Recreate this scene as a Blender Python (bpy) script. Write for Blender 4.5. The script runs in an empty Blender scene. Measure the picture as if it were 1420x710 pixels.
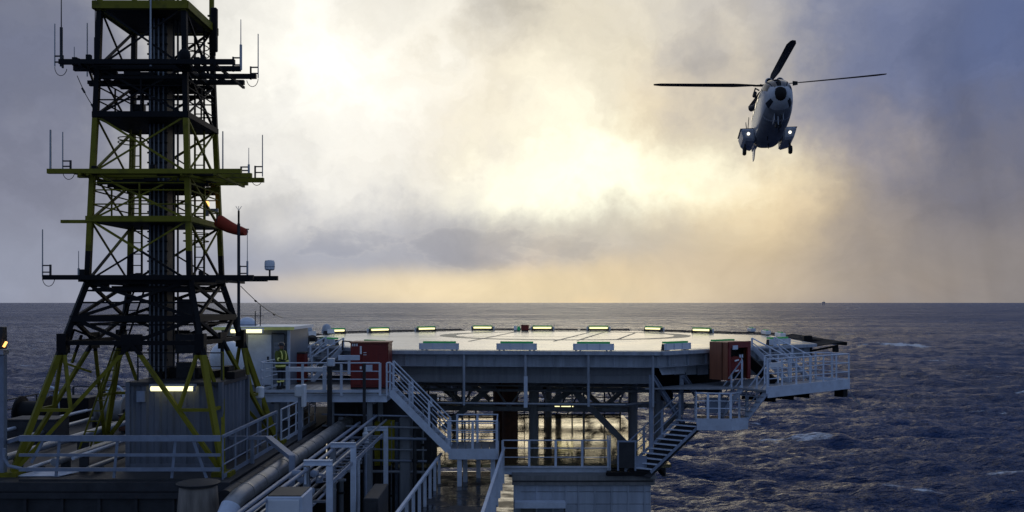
import bpy, bmesh, math, random
import numpy as np
from mathutils import Vector, Matrix, Euler
random.seed(7)
R = math.radians
sc = bpy.context.scene
COL = sc.collection
SEA_Z = -40.0                     # the camera's eye height is z = 0; the sea lies 40 m below

# ------------------------------------------------------------------ camera
cam_d = bpy.data.cameras.new('camera')
cam = bpy.data.objects.new('camera', cam_d); COL.objects.link(cam)
cam.location = (0, 0, 0); cam.rotation_euler = (R(90), 0, 0)
cam_d.sensor_width = 36.0; cam_d.lens = 36.0 * 1280 / 1420
cam_d.shift_y = 64.5 / 1420
cam_d.clip_start = 0.5; cam_d.clip_end = 200000
sc.camera = cam
F = 1280.0
def P(x, y, Y):                   # photo pixel and depth -> point in metres
    return Vector(((x - 710) / F * Y, Y, (419.5 - y) / F * Y))

# ------------------------------------------------------------------ light
SUN_AZ, SUN_EL = R(4.5), R(9.0)
vs = sc.view_settings
vs.view_transform = 'Standard'; vs.look = 'None'; vs.gamma = 1.0; vs.use_curve_mapping = False
vs.exposure = 0.0
sun_d = bpy.data.lights.new('sun', 'SUN'); sun_d.energy = 0.06; sun_d.angle = R(20); sun_d.color = (1.0, 0.86, 0.64)
sun = bpy.data.objects.new('sun', sun_d); COL.objects.link(sun)
sd = Vector((math.sin(SUN_AZ) * math.cos(SUN_EL), math.cos(SUN_AZ) * math.cos(SUN_EL), math.sin(SUN_EL)))
sun.rotation_euler = (-sd).to_track_quat('-Z', 'Y').to_euler()
sc.cycles.use_denoising = True
sc.cycles.max_bounces = 6; sc.cycles.diffuse_bounces = 3; sc.cycles.glossy_bounces = 3
sc.cycles.sample_clamp_indirect = 4.0

world = bpy.data.worlds.new('World'); sc.world = world; world.use_nodes = True

def srgb(r, g, b):
    f = lambda c: (c / 255 / 12.92) if c <= 10 else ((c / 255 + 0.055) / 1.055) ** 2.4
    return (f(r), f(g), f(b))

def build_sky():
    nt = world.node_tree; N = nt.nodes; L = nt.links
    N.clear()
    def node(t, **kw):
        n = N.new(t)
        for k, v in kw.items(): setattr(n, k, v)
        return n
    def setin(n, i, v):
        if hasattr(v, 'links') or isinstance(v, bpy.types.NodeSocket): L.new(v, n.inputs[i])
        else: n.inputs[i].default_value = v
    def math_(op, a, b=None, c=None, clamp=False):
        n = node('ShaderNodeMath', operation=op, use_clamp=clamp); setin(n, 0, a)
        if b is not None: setin(n, 1, b)
        if c is not None: setin(n, 2, c)
        return n.outputs[0]
    def vmath(op, a, b=None, scale=None):
        n = node('ShaderNodeVectorMath', operation=op); setin(n, 0, a)
        if b is not None: setin(n, 1, b)
        if scale is not None: setin(n, 3, scale)
        return n.outputs[1] if op in ('DOT_PRODUCT', 'LENGTH') else n.outputs[0]
    def noise(vec, scale, detail=5, rough=0.55, dist=0.0):
        n = node('ShaderNodeTexNoise', noise_dimensions='3D'); setin(n, 'Vector', vec)
        n.inputs['Scale'].default_value = scale; n.inputs['Detail'].default_value = detail
        n.inputs['Roughness'].default_value = rough; n.inputs['Distortion'].default_value = dist
        return n.outputs[0], n.outputs[1]
    def mix(fac, a, b):
        n = node('ShaderNodeMix', data_type='RGBA'); setin(n, 0, fac); setin(n, 6, a); setin(n, 7, b); return n.outputs[2]
    def smooth(x, lo, hi):
        n = node('ShaderNodeMapRange', interpolation_type='SMOOTHSTEP'); setin(n, 0, x)
        n.inputs[1].default_value = lo; n.inputs[2].default_value = hi; return n.outputs[0]
    tc = node('ShaderNodeTexCoord')
    d = vmath('NORMALIZE', tc.outputs['Generated'])
    sx = node('ShaderNodeSeparateXYZ'); L.new(d, sx.inputs[0])
    az = math_('ARCTAN2', sx.outputs[0], sx.outputs[1])          # compass angle, 0 = the way the photograph looks
    el = math_('ARCSINE', sx.outputs[2])
    # clear air behind the clouds
    sky = node('ShaderNodeTexSky', sky_type='NISHITA'); sky.sun_disc = False
    sky.sun_elevation = SUN_EL; sky.sun_rotation = SUN_AZ; sky.air_density = 1.0; sky.dust_density = 1.5; sky.ozone_density = 2.0
    clear = vmath('SCALE', sky.outputs[0], scale=0.06)
    # cloud masses: soft lobes of cloud colour over the compass angle and height, their outlines torn by turbulence
    w1, w1c = noise(d, 5.5, 6, 0.58)
    w2, w2c = noise(d, 19.0, 5, 0.6)
    comb = node('ShaderNodeCombineXYZ'); setin(comb, 0, az); setin(comb, 1, el); setin(comb, 2, 0.0)
    off1 = vmath('SCALE', vmath('SUBTRACT', w1c, (0.5, 0.5, 0.5)), scale=0.26)
    off2 = vmath('SCALE', vmath('SUBTRACT', w2c, (0.5, 0.5, 0.5)), scale=0.10)
    low = smooth(el, 0.0, 0.16)                                   # cloud bases near the horizon lie flat
    off = vmath('MULTIPLY', vmath('ADD', off1, off2), (1.0, 0.75, 0.0))
    q = vmath('ADD', comb.outputs[0], vmath('SCALE', off, scale=low))
    lobes = [  # photo x, y of the mass, half width, half height in pixels, colour, weight
        (20, 60, 190, 160, (96, 102, 126), 1), (20, 240, 180, 100, (130, 132, 148), 1), (30, 375, 230, 50, (146, 152, 170), 1),
        (340, 60, 90, 110, (224, 222, 214), 1), (450, 120, 130, 110, (258, 252, 242), 1.5), (320, 230, 100, 80, (206, 205, 204), 1),
        (330, 365, 150, 50, (146, 152, 170), 1), (540, 50, 90, 90, (238, 232, 216), 1), (560, 195, 80, 65, (208, 200, 188), 1),
        (690, 25, 50, 50, (166, 160, 150), 1), (640, 125, 70, 60, (234, 222, 198), 1), (790, 60, 90, 80, (230, 220, 196), 1),
        (730, 190, 110, 75, (254, 246, 222), 1.3), (850, 245, 140, 50, (262, 254, 228), 2.0), (935, 165, 75, 80, (232, 214, 178), 1),
        (470, 250, 110, 60, (240, 236, 226), 1.1), (580, 338, 150, 40, (160, 160, 168), 1.1), (850, 328, 140, 30, (190, 180, 166), 1.1),
        (610, 397, 190, 17, (240, 219, 178), 1.6), (960, 392, 150, 22, (204, 186, 160), 1), (1000, 90, 75, 100, (184, 178, 171), 1),
        (1050, 285, 80, 65, (240, 214, 166), 1.2), (1170, 220, 90, 80, (176, 163, 150), 1), (1190, 60, 120, 110, (116, 124, 153), 1),
        (1400, 60, 170, 130, (84, 97, 134), 1.2), (1370, 250, 140, 90, (116, 113, 119), 1), (1230, 350, 130, 60, (158, 147, 137), 1),
        (1410, 385, 130, 60, (132, 126, 124), 1.2), (800, 398, 130, 20, (222, 204, 168), 1.1), (330, -190, 260, 150, (206, 203, 198), 1),
        (760, -200, 300, 160, (222, 214, 198), 1), (560, -560, 420, 260, (170, 174, 186), 1)]
    acc = wsum = None
    for (x, y, rx, ry, c, wt) in lobes:
        a = math.atan2(x - 710, F); e = math.atan2(419.5 - y, math.hypot(x - 710, F))
        dv = vmath('MULTIPLY', vmath('SUBTRACT', q, (a, e, 0)), (F / rx, F / ry, 0))
        w = math_('MULTIPLY', math_('EXPONENT', math_('MULTIPLY', vmath('DOT_PRODUCT', dv, dv), -0.85)), wt)
        col = srgb(*[min(v, 255) for v in c]); k = 1.22 if c[0] > 255 else 1.0
        part = vmath('SCALE', tuple(v * k for v in col), scale=w)
        acc = part if acc is None else vmath('ADD', acc, part)
        wsum = w if wsum is None else math_('ADD', wsum, w)
    # overcast elsewhere: blue-grey cloud with breaks of clear air
    n3, _ = noise(d, 3.0, 5, 0.6)
    far_cloud = mix(smooth(n3, 0.40, 0.66), (0.135, 0.20, 0.365, 1), (0.26, 0.335, 0.52, 1))
    over = mix(smooth(n3, 0.50, 0.62), far_cloud, clear)
    base_w = 0.03
    acc = vmath('ADD', acc, vmath('SCALE', over, scale=base_w)); wsum = math_('ADD', wsum, base_w)
    col = vmath('SCALE', acc, scale=math_('DIVIDE', 1.0, wsum))
    # billows and thin edges
    b1, _ = noise(vmath('MULTIPLY', q, (1.0, 1.5, 1.0)), 9.0, 8, 0.62, 0.5)
    bill = math_('MULTIPLY_ADD', math_('SUBTRACT', b1, 0.5), 0.5, 1.07)
    col = vmath('SCALE', col, scale=bill)
    # low cumulus bank with lit rims above the horizon
    cv = node('ShaderNodeCombineXYZ'); setin(cv, 0, math_('MULTIPLY', az, 1.0)); setin(cv, 1, math_('MULTIPLY', el, 2.0)); setin(cv, 2, 0.37)
    c1, _ = noise(cv.outputs[0], 11.0, 7, 0.56, 0.2)
    band = math_('EXPONENT', math_('MULTIPLY', math_('POWER', math_('DIVIDE', math_('SUBTRACT', el, 0.058), 0.036), 2.0), -1.0))
    side = math_('EXPONENT', math_('MULTIPLY', math_('POWER', math_('DIVIDE', math_('SUBTRACT', az, -0.04), 0.30), 2.0), -1.0))
    cm = math_('ADD', c1, math_('MULTIPLY_ADD', math_('MULTIPLY', band, side), 0.44, -0.44))
    mask = smooth(cm, 0.36, 0.56)
    rim = math_('SUBTRACT', smooth(cm, 0.405, 0.43), smooth(cm, 0.43, 0.475))
    ctint = mix(smooth(az, -0.28, 0.16), srgb(128, 134, 154) + (1,), srgb(170, 163, 156) + (1,))
    ctint = vmath('SCALE', ctint, scale=math_('MULTIPLY_ADD', b1, 0.5, 0.76))
    col = mix(math_('MULTIPLY', mask, 0.34), col, ctint)
    col = vmath('ADD', col, vmath('SCALE', (0.035, 0.03, 0.02), scale=math_('MULTIPLY', math_('MAXIMUM', rim, 0.0), math_('MULTIPLY', band, side))))
    # rain shafts falling on the right
    sv = node('ShaderNodeCombineXYZ'); setin(sv, 0, math_('MULTIPLY_ADD', el, 0.16, az)); setin(sv, 1, math_('MULTIPLY', el, 0.10)); setin(sv, 2, 1.3)
    s1, _ = noise(sv.outputs[0], 17.0, 3, 0.5)
    rm = math_('MULTIPLY', smooth(az, 0.24, 0.44), smooth(el, 0.42, 0.08))
    rain = math_('MULTIPLY_ADD', math_('MULTIPLY', math_('SUBTRACT', s1, 0.5), rm), 0.6, 1.0)
    col = vmath('SCALE', col, scale=rain)
    # below the horizon: the dark water goes on
    col = mix(smooth(el, -0.012, -0.002), (0.035, 0.042, 0.06, 1), col)
    bg = node('ShaderNodeBackground'); L.new(col, bg.inputs[0]); bg.inputs[1].default_value = 1.0
    out = node('ShaderNodeOutputWorld'); L.new(bg.outputs[0], out.inputs[0])
build_sky()

# ------------------------------------------------------------------ materials
MAT = {}
def material(name, color, rough=0.5, metal=0.0, var=0.25, scale=3.0, bump=0.0, rust=0.0, bscale=60.0, emit=None, estr=0.0, spec=0.5, streak=False):
    m = bpy.data.materials.new(name); m.use_nodes = True
    nt = m.node_tree; b = nt.nodes['Principled BSDF']; L = nt.links
    b.inputs['Roughness'].default_value = rough; b.inputs['Metallic'].default_value = metal
    b.inputs['Specular IOR Level'].default_value = spec
    tc = nt.nodes.new('ShaderNodeTexCoord')
    n = nt.nodes.new('ShaderNodeTexNoise'); n.inputs['Scale'].default_value = scale; n.inputs['Detail'].default_value = 6; n.inputs['Roughness'].default_value = 0.65
    if streak:
        mp = nt.nodes.new('ShaderNodeMapping'); mp.inputs['Scale'].default_value = (3, 3, 0.35); L.new(tc.outputs['Object'], mp.inputs[0]); L.new(mp.outputs[0], n.inputs['Vector'])
    else: L.new(tc.outputs['Object'], n.inputs['Vector'])
    r = nt.nodes.new('ShaderNodeValToRGB'); L.new(n.outputs[0], r.inputs[0])
    c = Vector(color)
    r.color_ramp.elements[0].position = 0.3; r.color_ramp.elements[1].position = 0.7
    r.color_ramp.elements[0].color = (*(c * (1 - var)), 1); r.color_ramp.elements[1].color = (*(c * (1 + var * 0.6)), 1)
    oi = nt.nodes.new('ShaderNodeObjectInfo')
    hv = nt.nodes.new('ShaderNodeHueSaturation'); L.new(r.outputs[0], hv.inputs['Color'])
    mr = nt.nodes.new('ShaderNodeMapRange'); L.new(oi.outputs['Random'], mr.inputs[0]); mr.inputs[3].default_value = 0.9; mr.inputs[4].default_value = 1.1
    L.new(mr.outputs[0], hv.inputs['Value'])
    last = hv.outputs[0]
    if rust:
        n2 = nt.nodes.new('ShaderNodeTexNoise'); n2.inputs['Scale'].default_value = scale * 2.3; n2.inputs['Detail'].default_value = 8; n2.inputs['Roughness'].default_value = 0.7
        L.new(tc.outputs['Object'], n2.inputs['Vector'])
        mr2 = nt.nodes.new('ShaderNodeMapRange'); L.new(n2.outputs[0], mr2.inputs[0]); mr2.inputs[1].default_value = 0.60; mr2.inputs[2].default_value = 0.70; mr2.inputs[4].default_value = rust
        mx = nt.nodes.new('ShaderNodeMix'); mx.data_type = 'RGBA'; L.new(mr2.outputs[0], mx.inputs[0]); L.new(last, mx.inputs[6]); mx.inputs[7].default_value = (0.10, 0.042, 0.018, 1)
        last = mx.outputs[2]
    L.new(last, b.inputs['Base Color'])
    rr = nt.nodes.new('ShaderNodeMapRange'); L.new(n.outputs[0], rr.inputs[0]); rr.inputs[3].default_value = rough * 0.75; rr.inputs[4].default_value = min(1, rough * 1.3)
    L.new(rr.outputs[0], b.inputs['Roughness'])
    if bump:
        n3 = nt.nodes.new('ShaderNodeTexNoise'); n3.inputs['Scale'].default_value = bscale; n3.inputs['Detail'].default_value = 4; L.new(tc.outputs['Object'], n3.inputs['Vector'])
        bp = nt.nodes.new('ShaderNodeBump'); bp.inputs['Strength'].default_value = bump; bp.inputs['Distance'].default_value = 0.02
        L.new(n3.outputs[0], bp.inputs['Height']); L.new(bp.outputs[0], b.inputs['Normal'])
    if emit:
        b.inputs['Emission Color'].default_value = (*emit, 1); b.inputs['Emission Strength'].default_value = estr
    MAT[name] = m
    return m
material('grey', (0.25, 0.29, 0.37), 0.45, 0, 0.25, 2.5, rust=0.25)
material('light', (0.64, 0.70, 0.80), 0.42, 0, 0.18, 2.5, rust=0.2)
material('galv', (0.36, 0.38, 0.41), 0.4, 0.6, 0.25, 6)
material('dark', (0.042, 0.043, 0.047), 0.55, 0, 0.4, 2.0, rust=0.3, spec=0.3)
material('girder', (0.26, 0.275, 0.30), 0.5, 0, 0.3, 1.6, rust=0.35, streak=True)
material('edgebeam', (0.40, 0.44, 0.50), 0.45, 0, 0.3, 1.8, rust=0.3, streak=True)
material('black', (0.009, 0.009, 0.010), 0.6, 0, 0.3, 4, spec=0.2)
material('rustbrown', (0.15, 0.06, 0.035), 0.7, 0, 0.5, 3, bump=0.3)
material('red', (0.20, 0.015, 0.010), 0.45, 0, 0.25, 2, rust=0.25, streak=True)
material('orange', (0.34, 0.125, 0.065), 0.5, 0, 0.25, 2, rust=0.3, streak=True)
material('sock', (0.42, 0.05, 0.02), 0.85, 0, 0.2, 6)
material('yellow', (0.50, 0.42, 0.02), 0.5, 0, 0.25, 3, rust=0.4)
material('white', (0.82, 0.84, 0.87), 0.4, 0, 0.08, 3)
material('container', (0.15, 0.165, 0.20), 0.5, 0, 0.25, 1.4, rust=0.35, streak=True)
material('cabin', (0.19, 0.22, 0.265), 0.45, 0, 0.2, 1.2, rust=0.2, streak=True)
material('panel', (0.42, 0.46, 0.53), 0.45, 0, 0.25, 1.0, rust=0.2, streak=True)
material('fascia', (0.24, 0.235, 0.23), 0.55, 0, 0.3, 1.5, rust=0.4, streak=True)
material('duct', (0.34, 0.335, 0.33), 0.38, 0.55, 0.35, 1.6, bump=0.15, bscale=14)
material('tankmetal', (0.22, 0.19, 0.16), 0.5, 0.4, 0.5, 1.5, rust=0.5, streak=True)
material('domewhite', (0.93, 0.95, 0.97), 0.35, 0, 0.04, 3)
material('rubber', (0.012, 0.012, 0.013), 0.7)
material('pvc', (0.02, 0.02, 0.022), 0.4)
material('lamp', (0.8, 0.78, 0.6), 0.4, emit=(1.0, 0.93, 0.50), estr=1.6)
material('lampdeck', (0.8, 0.78, 0.6), 0.4, emit=(1.0, 0.90, 0.42), estr=1.5)
material('green', (0.03, 0.25, 0.08), 0.4, emit=(0.05, 0.45, 0.14), estr=0.14)
material('orangelamp', (0.6, 0.25, 0.05), 0.3, emit=(1.0, 0.45, 0.12), estr=2.5)
material('headlamp', (0.9, 0.9, 0.85), 0.2, emit=(1.0, 0.93, 0.75), estr=2.2)
material('hivis', (0.11, 0.14, 0.015), 0.8, 0, 0.2, 12)
material('reflective_glow', (0.75, 0.78, 0.25), 0.35, emit=(0.8, 0.85, 0.25), estr=0.05)  # faint emission stands in for light thrown back by bands and roof edge
material('trousers', (0.02, 0.022, 0.03), 0.85)
material('skin', (0.35, 0.19, 0.13), 0.5, 0, 0.08)
material('helmetdark', (0.03, 0.03, 0.035), 0.3)
material('sign_green', (0.02, 0.22, 0.10), 0.4, emit=(0.02, 0.30, 0.13), estr=0.25)
material('heli', (0.40, 0.43, 0.48), 0.35, 0, 0.25, 1.2)
material('heliwhite', (0.52, 0.54, 0.58), 0.35, 0, 0.15, 1.5)
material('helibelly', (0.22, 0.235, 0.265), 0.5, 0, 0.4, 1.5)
material('glass', (0.02, 0.024, 0.03), 0.06, 0, 0.1, 3, spec=0.4)
material('blade', (0.012, 0.012, 0.014), 0.45, 0, 0.3, 1)
material('glasspane', (0.03, 0.035, 0.045), 0.08, 0, 0.1, 3, spec=0.9)

def mast_material():
    m = bpy.data.materials.new('mast_paint'); m.use_nodes = True
    nt = m.node_tree; b = nt.nodes['Principled BSDF']; L = nt.links
    g = nt.nodes.new('ShaderNodeNewGeometry'); s = nt.nodes.new('ShaderNodeSeparateXYZ'); L.new(g.outputs['Position'], s.inputs[0])
    n = nt.nodes.new('ShaderNodeTexNoise'); n.inputs['Scale'].default_value = 3; n.inputs['Detail'].default_value = 8; L.new(g.outputs['Position'], n.inputs['Vector'])
    mr = nt.nodes.new('ShaderNodeMapRange'); L.new(s.outputs[2], mr.inputs[0]); mr.inputs[1].default_value = -5; mr.inputs[2].default_value = 9
    r = nt.nodes.new('ShaderNodeValToRGB'); r.color_ramp.interpolation = 'CONSTANT'; L.new(mr.outputs[0], r.inputs[0])
    Y = (0.205, 0.182, 0.013, 1); K = (0.005, 0.0055, 0.007, 1)
    e = r.color_ramp.elements; f = lambda z: (z + 5) / 14
    e[0].position = 0; e[0].color = Y; e[1].position = f(-1.45); e[1].color = K
    a = e.new(f(1.42)); a.color = Y; a = e.new(f(5.22)); a.color = K; a = e.new(f(8.28)); a.color = Y
    mx = nt.nodes.new('ShaderNodeMix'); mx.data_type = 'RGBA'
    m2 = nt.nodes.new('ShaderNodeMapRange'); L.new(n.outputs[0], m2.inputs[0]); m2.inputs[1].default_value = 0.52; m2.inputs[2].default_value = 0.72; m2.inputs[4].default_value = 0.55
    L.new(m2.outputs[0], mx.inputs[0]); L.new(r.outputs[0], mx.inputs[6]); mx.inputs[7].default_value = (0.014, 0.012, 0.010, 1)
    L.new(mx.outputs[2], b.inputs['Base Color']); b.inputs['Roughness'].default_value = 0.6; b.inputs['Specular IOR Level'].default_value = 0.2
    MAT['mast'] = m
mast_material()

def deck_material():               # painted, rain-wet helideck plating
    m = bpy.data.materials.new('deck_paint'); m.use_nodes = True
    nt = m.node_tree; b = nt.nodes['Principled BSDF']; L = nt.links
    tc = nt.nodes.new('ShaderNodeTexCoord')
    n = nt.nodes.new('ShaderNodeTexNoise'); n.inputs['Scale'].default_value = 0.45; n.inputs['Detail'].default_value = 8; n.inputs['Roughness'].default_value = 0.65
    L.new(tc.outputs['Object'], n.inputs['Vector'])
    r = nt.nodes.new('ShaderNodeValToRGB'); L.new(n.outputs[0], r.inputs[0])
    r.color_ramp.elements[0].position = 0.32; r.color_ramp.elements[0].color = (0.70, 0.60, 0.42, 1)
    r.color_ramp.elements[1].position = 0.65; r.color_ramp.elements[1].color = (0.86, 0.76, 0.56, 1)
    mp = nt.nodes.new('ShaderNodeMapping'); mp.inputs['Scale'].default_value = (0.35, 1.3, 1); mp.inputs['Rotation'].default_value = (0, 0, R(72)); L.new(tc.outputs['Object'], mp.inputs[0])
    ns = nt.nodes.new('ShaderNodeTexNoise'); ns.inputs['Scale'].default_value = 1.1; ns.inputs['Detail'].default_value = 9; ns.inputs['Roughness'].default_value = 0.7; L.new(mp.outputs[0], ns.inputs['Vector'])
    ms = nt.nodes.new('ShaderNodeMapRange'); L.new(ns.outputs[0], ms.inputs[0]); ms.inputs[1].default_value = 0.52; ms.inputs[2].default_value = 0.72; ms.inputs[4].default_value = 0.38
    mxs = nt.nodes.new('ShaderNodeMix'); mxs.data_type = 'RGBA'; L.new(ms.outputs[0], mxs.inputs[0]); L.new(r.outputs[0], mxs.inputs[6]); mxs.inputs[7].default_value = (0.30, 0.26, 0.20, 1)
    L.new(mxs.outputs[2], b.inputs['Base Color'])
    mr = nt.nodes.new('ShaderNodeMapRange'); L.new(n.outputs[0], mr.inputs[0]); mr.inputs[1].default_value = 0.3; mr.inputs[2].default_value = 0.7; mr.inputs[3].default_value = 0.14; mr.inputs[4].default_value = 0.26
    L.new(mr.outputs[0], b.inputs['Roughness'])
    n3 = nt.nodes.new('ShaderNodeTexNoise'); n3.inputs['Scale'].default_value = 9; n3.inputs['Detail'].default_value = 5; L.new(tc.outputs['Object'], n3.inputs['Vector'])
    bp = nt.nodes.new('ShaderNodeBump'); bp.inputs['Strength'].default_value = 0.06; bp.inputs['Distance'].default_value = 0.03
    L.new(n3.outputs[0], bp.inputs['Height']); L.new(bp.outputs[0], b.inputs['Normal'])
    MAT['deck'] = m
deck_material()

def wet_material(name, base, r0, r1, bump, bsc):
    m = bpy.data.materials.new(name); m.use_nodes = True
    nt = m.node_tree; b = nt.nodes['Principled BSDF']; L = nt.links
    tc = nt.nodes.new('ShaderNodeTexCoord')
    n = nt.nodes.new('ShaderNodeTexNoise'); n.inputs['Scale'].default_value = 0.8; n.inputs['Detail'].default_value = 6; L.new(tc.outputs['Object'], n.inputs['Vector'])
    mr = nt.nodes.new('ShaderNodeMapRange'); L.new(n.outputs[0], mr.inputs[0]); mr.inputs[1].default_value = 0.42; mr.inputs[2].default_value = 0.6; mr.inputs[3].default_value = r0; mr.inputs[4].default_value = r1
    L.new(mr.outputs[0], b.inputs['Roughness']); b.inputs['Base Color'].default_value = (*base, 1)
    mp = nt.nodes.new('ShaderNodeMapping'); mp.inputs['Scale'].default_value = (0.45, 1.6, 1); L.new(tc.outputs['Object'], mp.inputs[0])
    n3 = nt.nodes.new('ShaderNodeTexNoise'); n3.inputs['Scale'].default_value = bsc; n3.inputs['Detail'].default_value = 5; L.new(mp.outputs[0], n3.inputs['Vector'])
    bp = nt.nodes.new('ShaderNodeBump'); bp.inputs['Strength'].default_value = bump; bp.inputs['Distance'].default_value = 0.05
    L.new(n3.outputs[0], bp.inputs['Height']); L.new(bp.outputs[0], b.inputs['Normal'])
    MAT[name] = m
wet_material('wetdeck', (0.46, 0.35, 0.16), 0.04, 0.13, 0.16, 2.0)   # bare wet steel; the sky's golden reflection is put into its base colour
MAT['wetdeck'].node_tree.nodes['Principled BSDF'].inputs['Metallic'].default_value = 0.75
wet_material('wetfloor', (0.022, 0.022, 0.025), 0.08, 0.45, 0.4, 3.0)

# ------------------------------------------------------------------ mesh helpers
class MB:
    def __init__(s): s.v = []; s.f = []
    def add(s, vs_, fs_):
        k = len(s.v); s.v += [tuple(v) for v in vs_]; s.f += [tuple(i + k for i in f) for f in fs_]; return s
    def hexa(s, c8): return s.add(c8, [(0, 3, 2, 1), (4, 5, 6, 7), (0, 1, 5, 4), (1, 2, 6, 5), (2, 3, 7, 6), (3, 0, 4, 7)])
    def box(s, x0, x1, y0, y1, z0, z1):
        return s.hexa([(x0, y0, z0), (x1, y0, z0), (x1, y1, z0), (x0, y1, z0), (x0, y0, z1), (x1, y0, z1), (x1, y1, z1), (x0, y1, z1)])
    def obox(s, c, ex, ey, ez):                       # centre and three half-extent vectors
        c, ex, ey, ez = map(Vector, (c, ex, ey, ez))
        return s.hexa([c + a * ex + b * ey + d * ez for d in (-1, 1) for (a, b) in ((-1, -1), (1, -1), (1, 1), (-1, 1))])
    def beam(s, p, q, w, h=None, up=(0, 0, 1)):       # rectangular bar from p to q
        p, q = Vector(p), Vector(q); h = h or w
        a = (q - p); l = a.length
        if l < 1e-6: return s
        a /= l; u = Vector(up)
        if abs(a.dot(u)) > 0.98: u = Vector((0, 1, 0))
        sd_ = a.cross(u).normalized(); uu = sd_.cross(a).normalized()
        return s.obox((p + q) / 2, sd_ * w / 2, a * l / 2, uu * h / 2)
    def ibeam(s, p, q, w, h, t=0.02, up=(0, 0, 1)):
        p, q = Vector(p), Vector(q); a = (q - p).normalized(); u = Vector(up)
        if abs(a.dot(u)) > 0.98: u = Vector((0, 1, 0))
        sd_ = a.cross(u).normalized(); uu = sd_.cross(a).normalized()
        for k in (-1, 1): s.obox((p + q) / 2 + uu * (h / 2 - t / 2) * k, sd_ * w / 2, (q - p) / 2, uu * t / 2)
        return s.obox((p + q) / 2, sd_ * t / 2, (q - p) / 2, uu * (h / 2 - t))
    def tube(s, p, q, r0, r1=None, n=8, cap=True):
        p, q = Vector(p), Vector(q); r1 = r0 if r1 is None else r1
        a = (q - p).normalized(); u = Vector((0, 0, 1)) if abs(a.z) < 0.95 else Vector((1, 0, 0))
        x = a.cross(u).normalized(); y = x.cross(a).normalized()
        vs_ = []
        for c, r in ((p, r0), (q, r1)):
            for i in range(n):
                t = 2 * math.pi * i / n; vs_.append(c + x * math.cos(t) * r + y * math.sin(t) * r)
        fs_ = [(i, i + n, (i + 1) % n + n, (i + 1) % n) for i in range(n)]
        if cap: fs_ += [tuple(range(n)), tuple(range(2 * n - 1, n - 1, -1))]
        return s.add(vs_, fs_)
    def path(s, pts, r, n=6, closed=False):
        pts = [Vector(p) for p in pts]; m = len(pts); vs_ = []; fs_ = []; px_ = None
        for i, p in enumerate(pts):
            a = (pts[(i + 1) % m] - pts[i - 1]) if closed or 0 < i < m - 1 else (pts[1] - pts[0] if i == 0 else pts[-1] - pts[-2])
            a.normalize()
            if px_ is None:
                u = Vector((0, 0, 1)) if abs(a.z) < 0.9 else Vector((1, 0, 0)); px_ = a.cross(u).normalized()
            px_ = (px_ - a * px_.dot(a)).normalized(); py_ = a.cross(px_)
            rr = r[i] if isinstance(r, (list, tuple)) else r
            vs_ += [p + px_ * math.cos(2 * math.pi * k / n) * rr + py_ * math.sin(2 * math.pi * k / n) * rr for k in range(n)]
        for i in range(m if closed else m - 1):
            j = (i + 1) % m
            fs_ += [(i * n + k, i * n + (k + 1) % n, j * n + (k + 1) % n, j * n + k) for k in range(n)]
        if not closed: fs_ += [tuple(range(n - 1, -1, -1)), tuple(range((m - 1) * n, m * n))]
        return s.add(vs_, fs_)
    def lathe(s, c, prof, n=24, axis='Z'):            # profile of (radius, height)
        c = Vector(c); vs_ = []; fs_ = []
        for r, z in prof:
            for i in range(n):
                t = 2 * math.pi * i / n; a, b = r * math.cos(t), r * math.sin(t)
                vs_.append(c + (Vector((a, b, z)) if axis == 'Z' else Vector((a, z, b)) if axis == 'Y' else Vector((z, a, b))))
        for j in range(len(prof) - 1):
            fs_ += [(j * n + i, j * n + (i + 1) % n, (j + 1) * n + (i + 1) % n, (j + 1) * n + i) for i in range(n)]
        fs_ += [tuple(range(n - 1, -1, -1)), tuple(range((len(prof) - 1) * n, len(prof) * n))]
        return s.add(vs_, fs_)
    def prism(s, poly, z0, z1):
        n = len(poly); vs_ = [(x, y, z0) for x, y in poly] + [(x, y, z1) for x, y in poly]
        return s.add(vs_, [tuple(range(n - 1, -1, -1)), tuple(range(n, 2 * n))] + [(i, (i + 1) % n, (i + 1) % n + n, i + n) for i in range(n)])
    def build(s, name, mat, parent=None, smooth=False, bevel=0.0, label=None):
        me = bpy.data.meshes.new(name); o = bpy.data.objects.new(name, me)
        off = Vector((0, 0, 0))
        if parent is not None:
            o.parent = parent; off = Vector(parent['_w'])
        o['_w'] = tuple(off)
        me.from_pydata([tuple(Vector(v) - off) for v in s.v], [], s.f); me.update()
        bm = bmesh.new(); bm.from_mesh(me); bmesh.ops.recalc_face_normals(bm, faces=bm.faces); bm.to_mesh(me); bm.free()
        me.materials.append(MAT[mat] if isinstance(mat, str) else mat)
        if smooth:
            for p in me.polygons: p.use_smooth = True
            try: me.set_sharp_from_angle(angle=R(40))
            except Exception: pass
        if bevel:
            md = o.modifiers.new('bevel', 'BEVEL'); md.width = bevel; md.segments = 1; md.limit_method = 'ANGLE'
        COL.objects.link(o)
        if label: o['label'] = label
        return o

def tag(o, label=None, cat=None, group=None, kind=None):
    if label: o['label'] = label
    if cat: o['category'] = cat
    if group: o['group'] = group
    if kind: o['kind'] = kind
    return o
def thing(name, base, label, cat, group=None):
    o = bpy.data.objects.new(name, None); COL.objects.link(o); o.location = base; o['_w'] = tuple(base)
    o.empty_display_size = 0.2
    return tag(o, label, cat, group)
def copy_thing(src, loc, rz, label=None, group=None):
    r = src.copy(); COL.objects.link(r); r.location = loc; r.rotation_euler = (0, 0, rz)
    if label: r['label'] = label
    if group: r['group'] = group
    for ch in list(src.children):
        c = ch.copy(); COL.objects.link(c); c.parent = r
        for g in list(ch.children):
            e = g.copy(); COL.objects.link(e); e.parent = c
    return r
def V(*a): return Vector(a)

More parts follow.
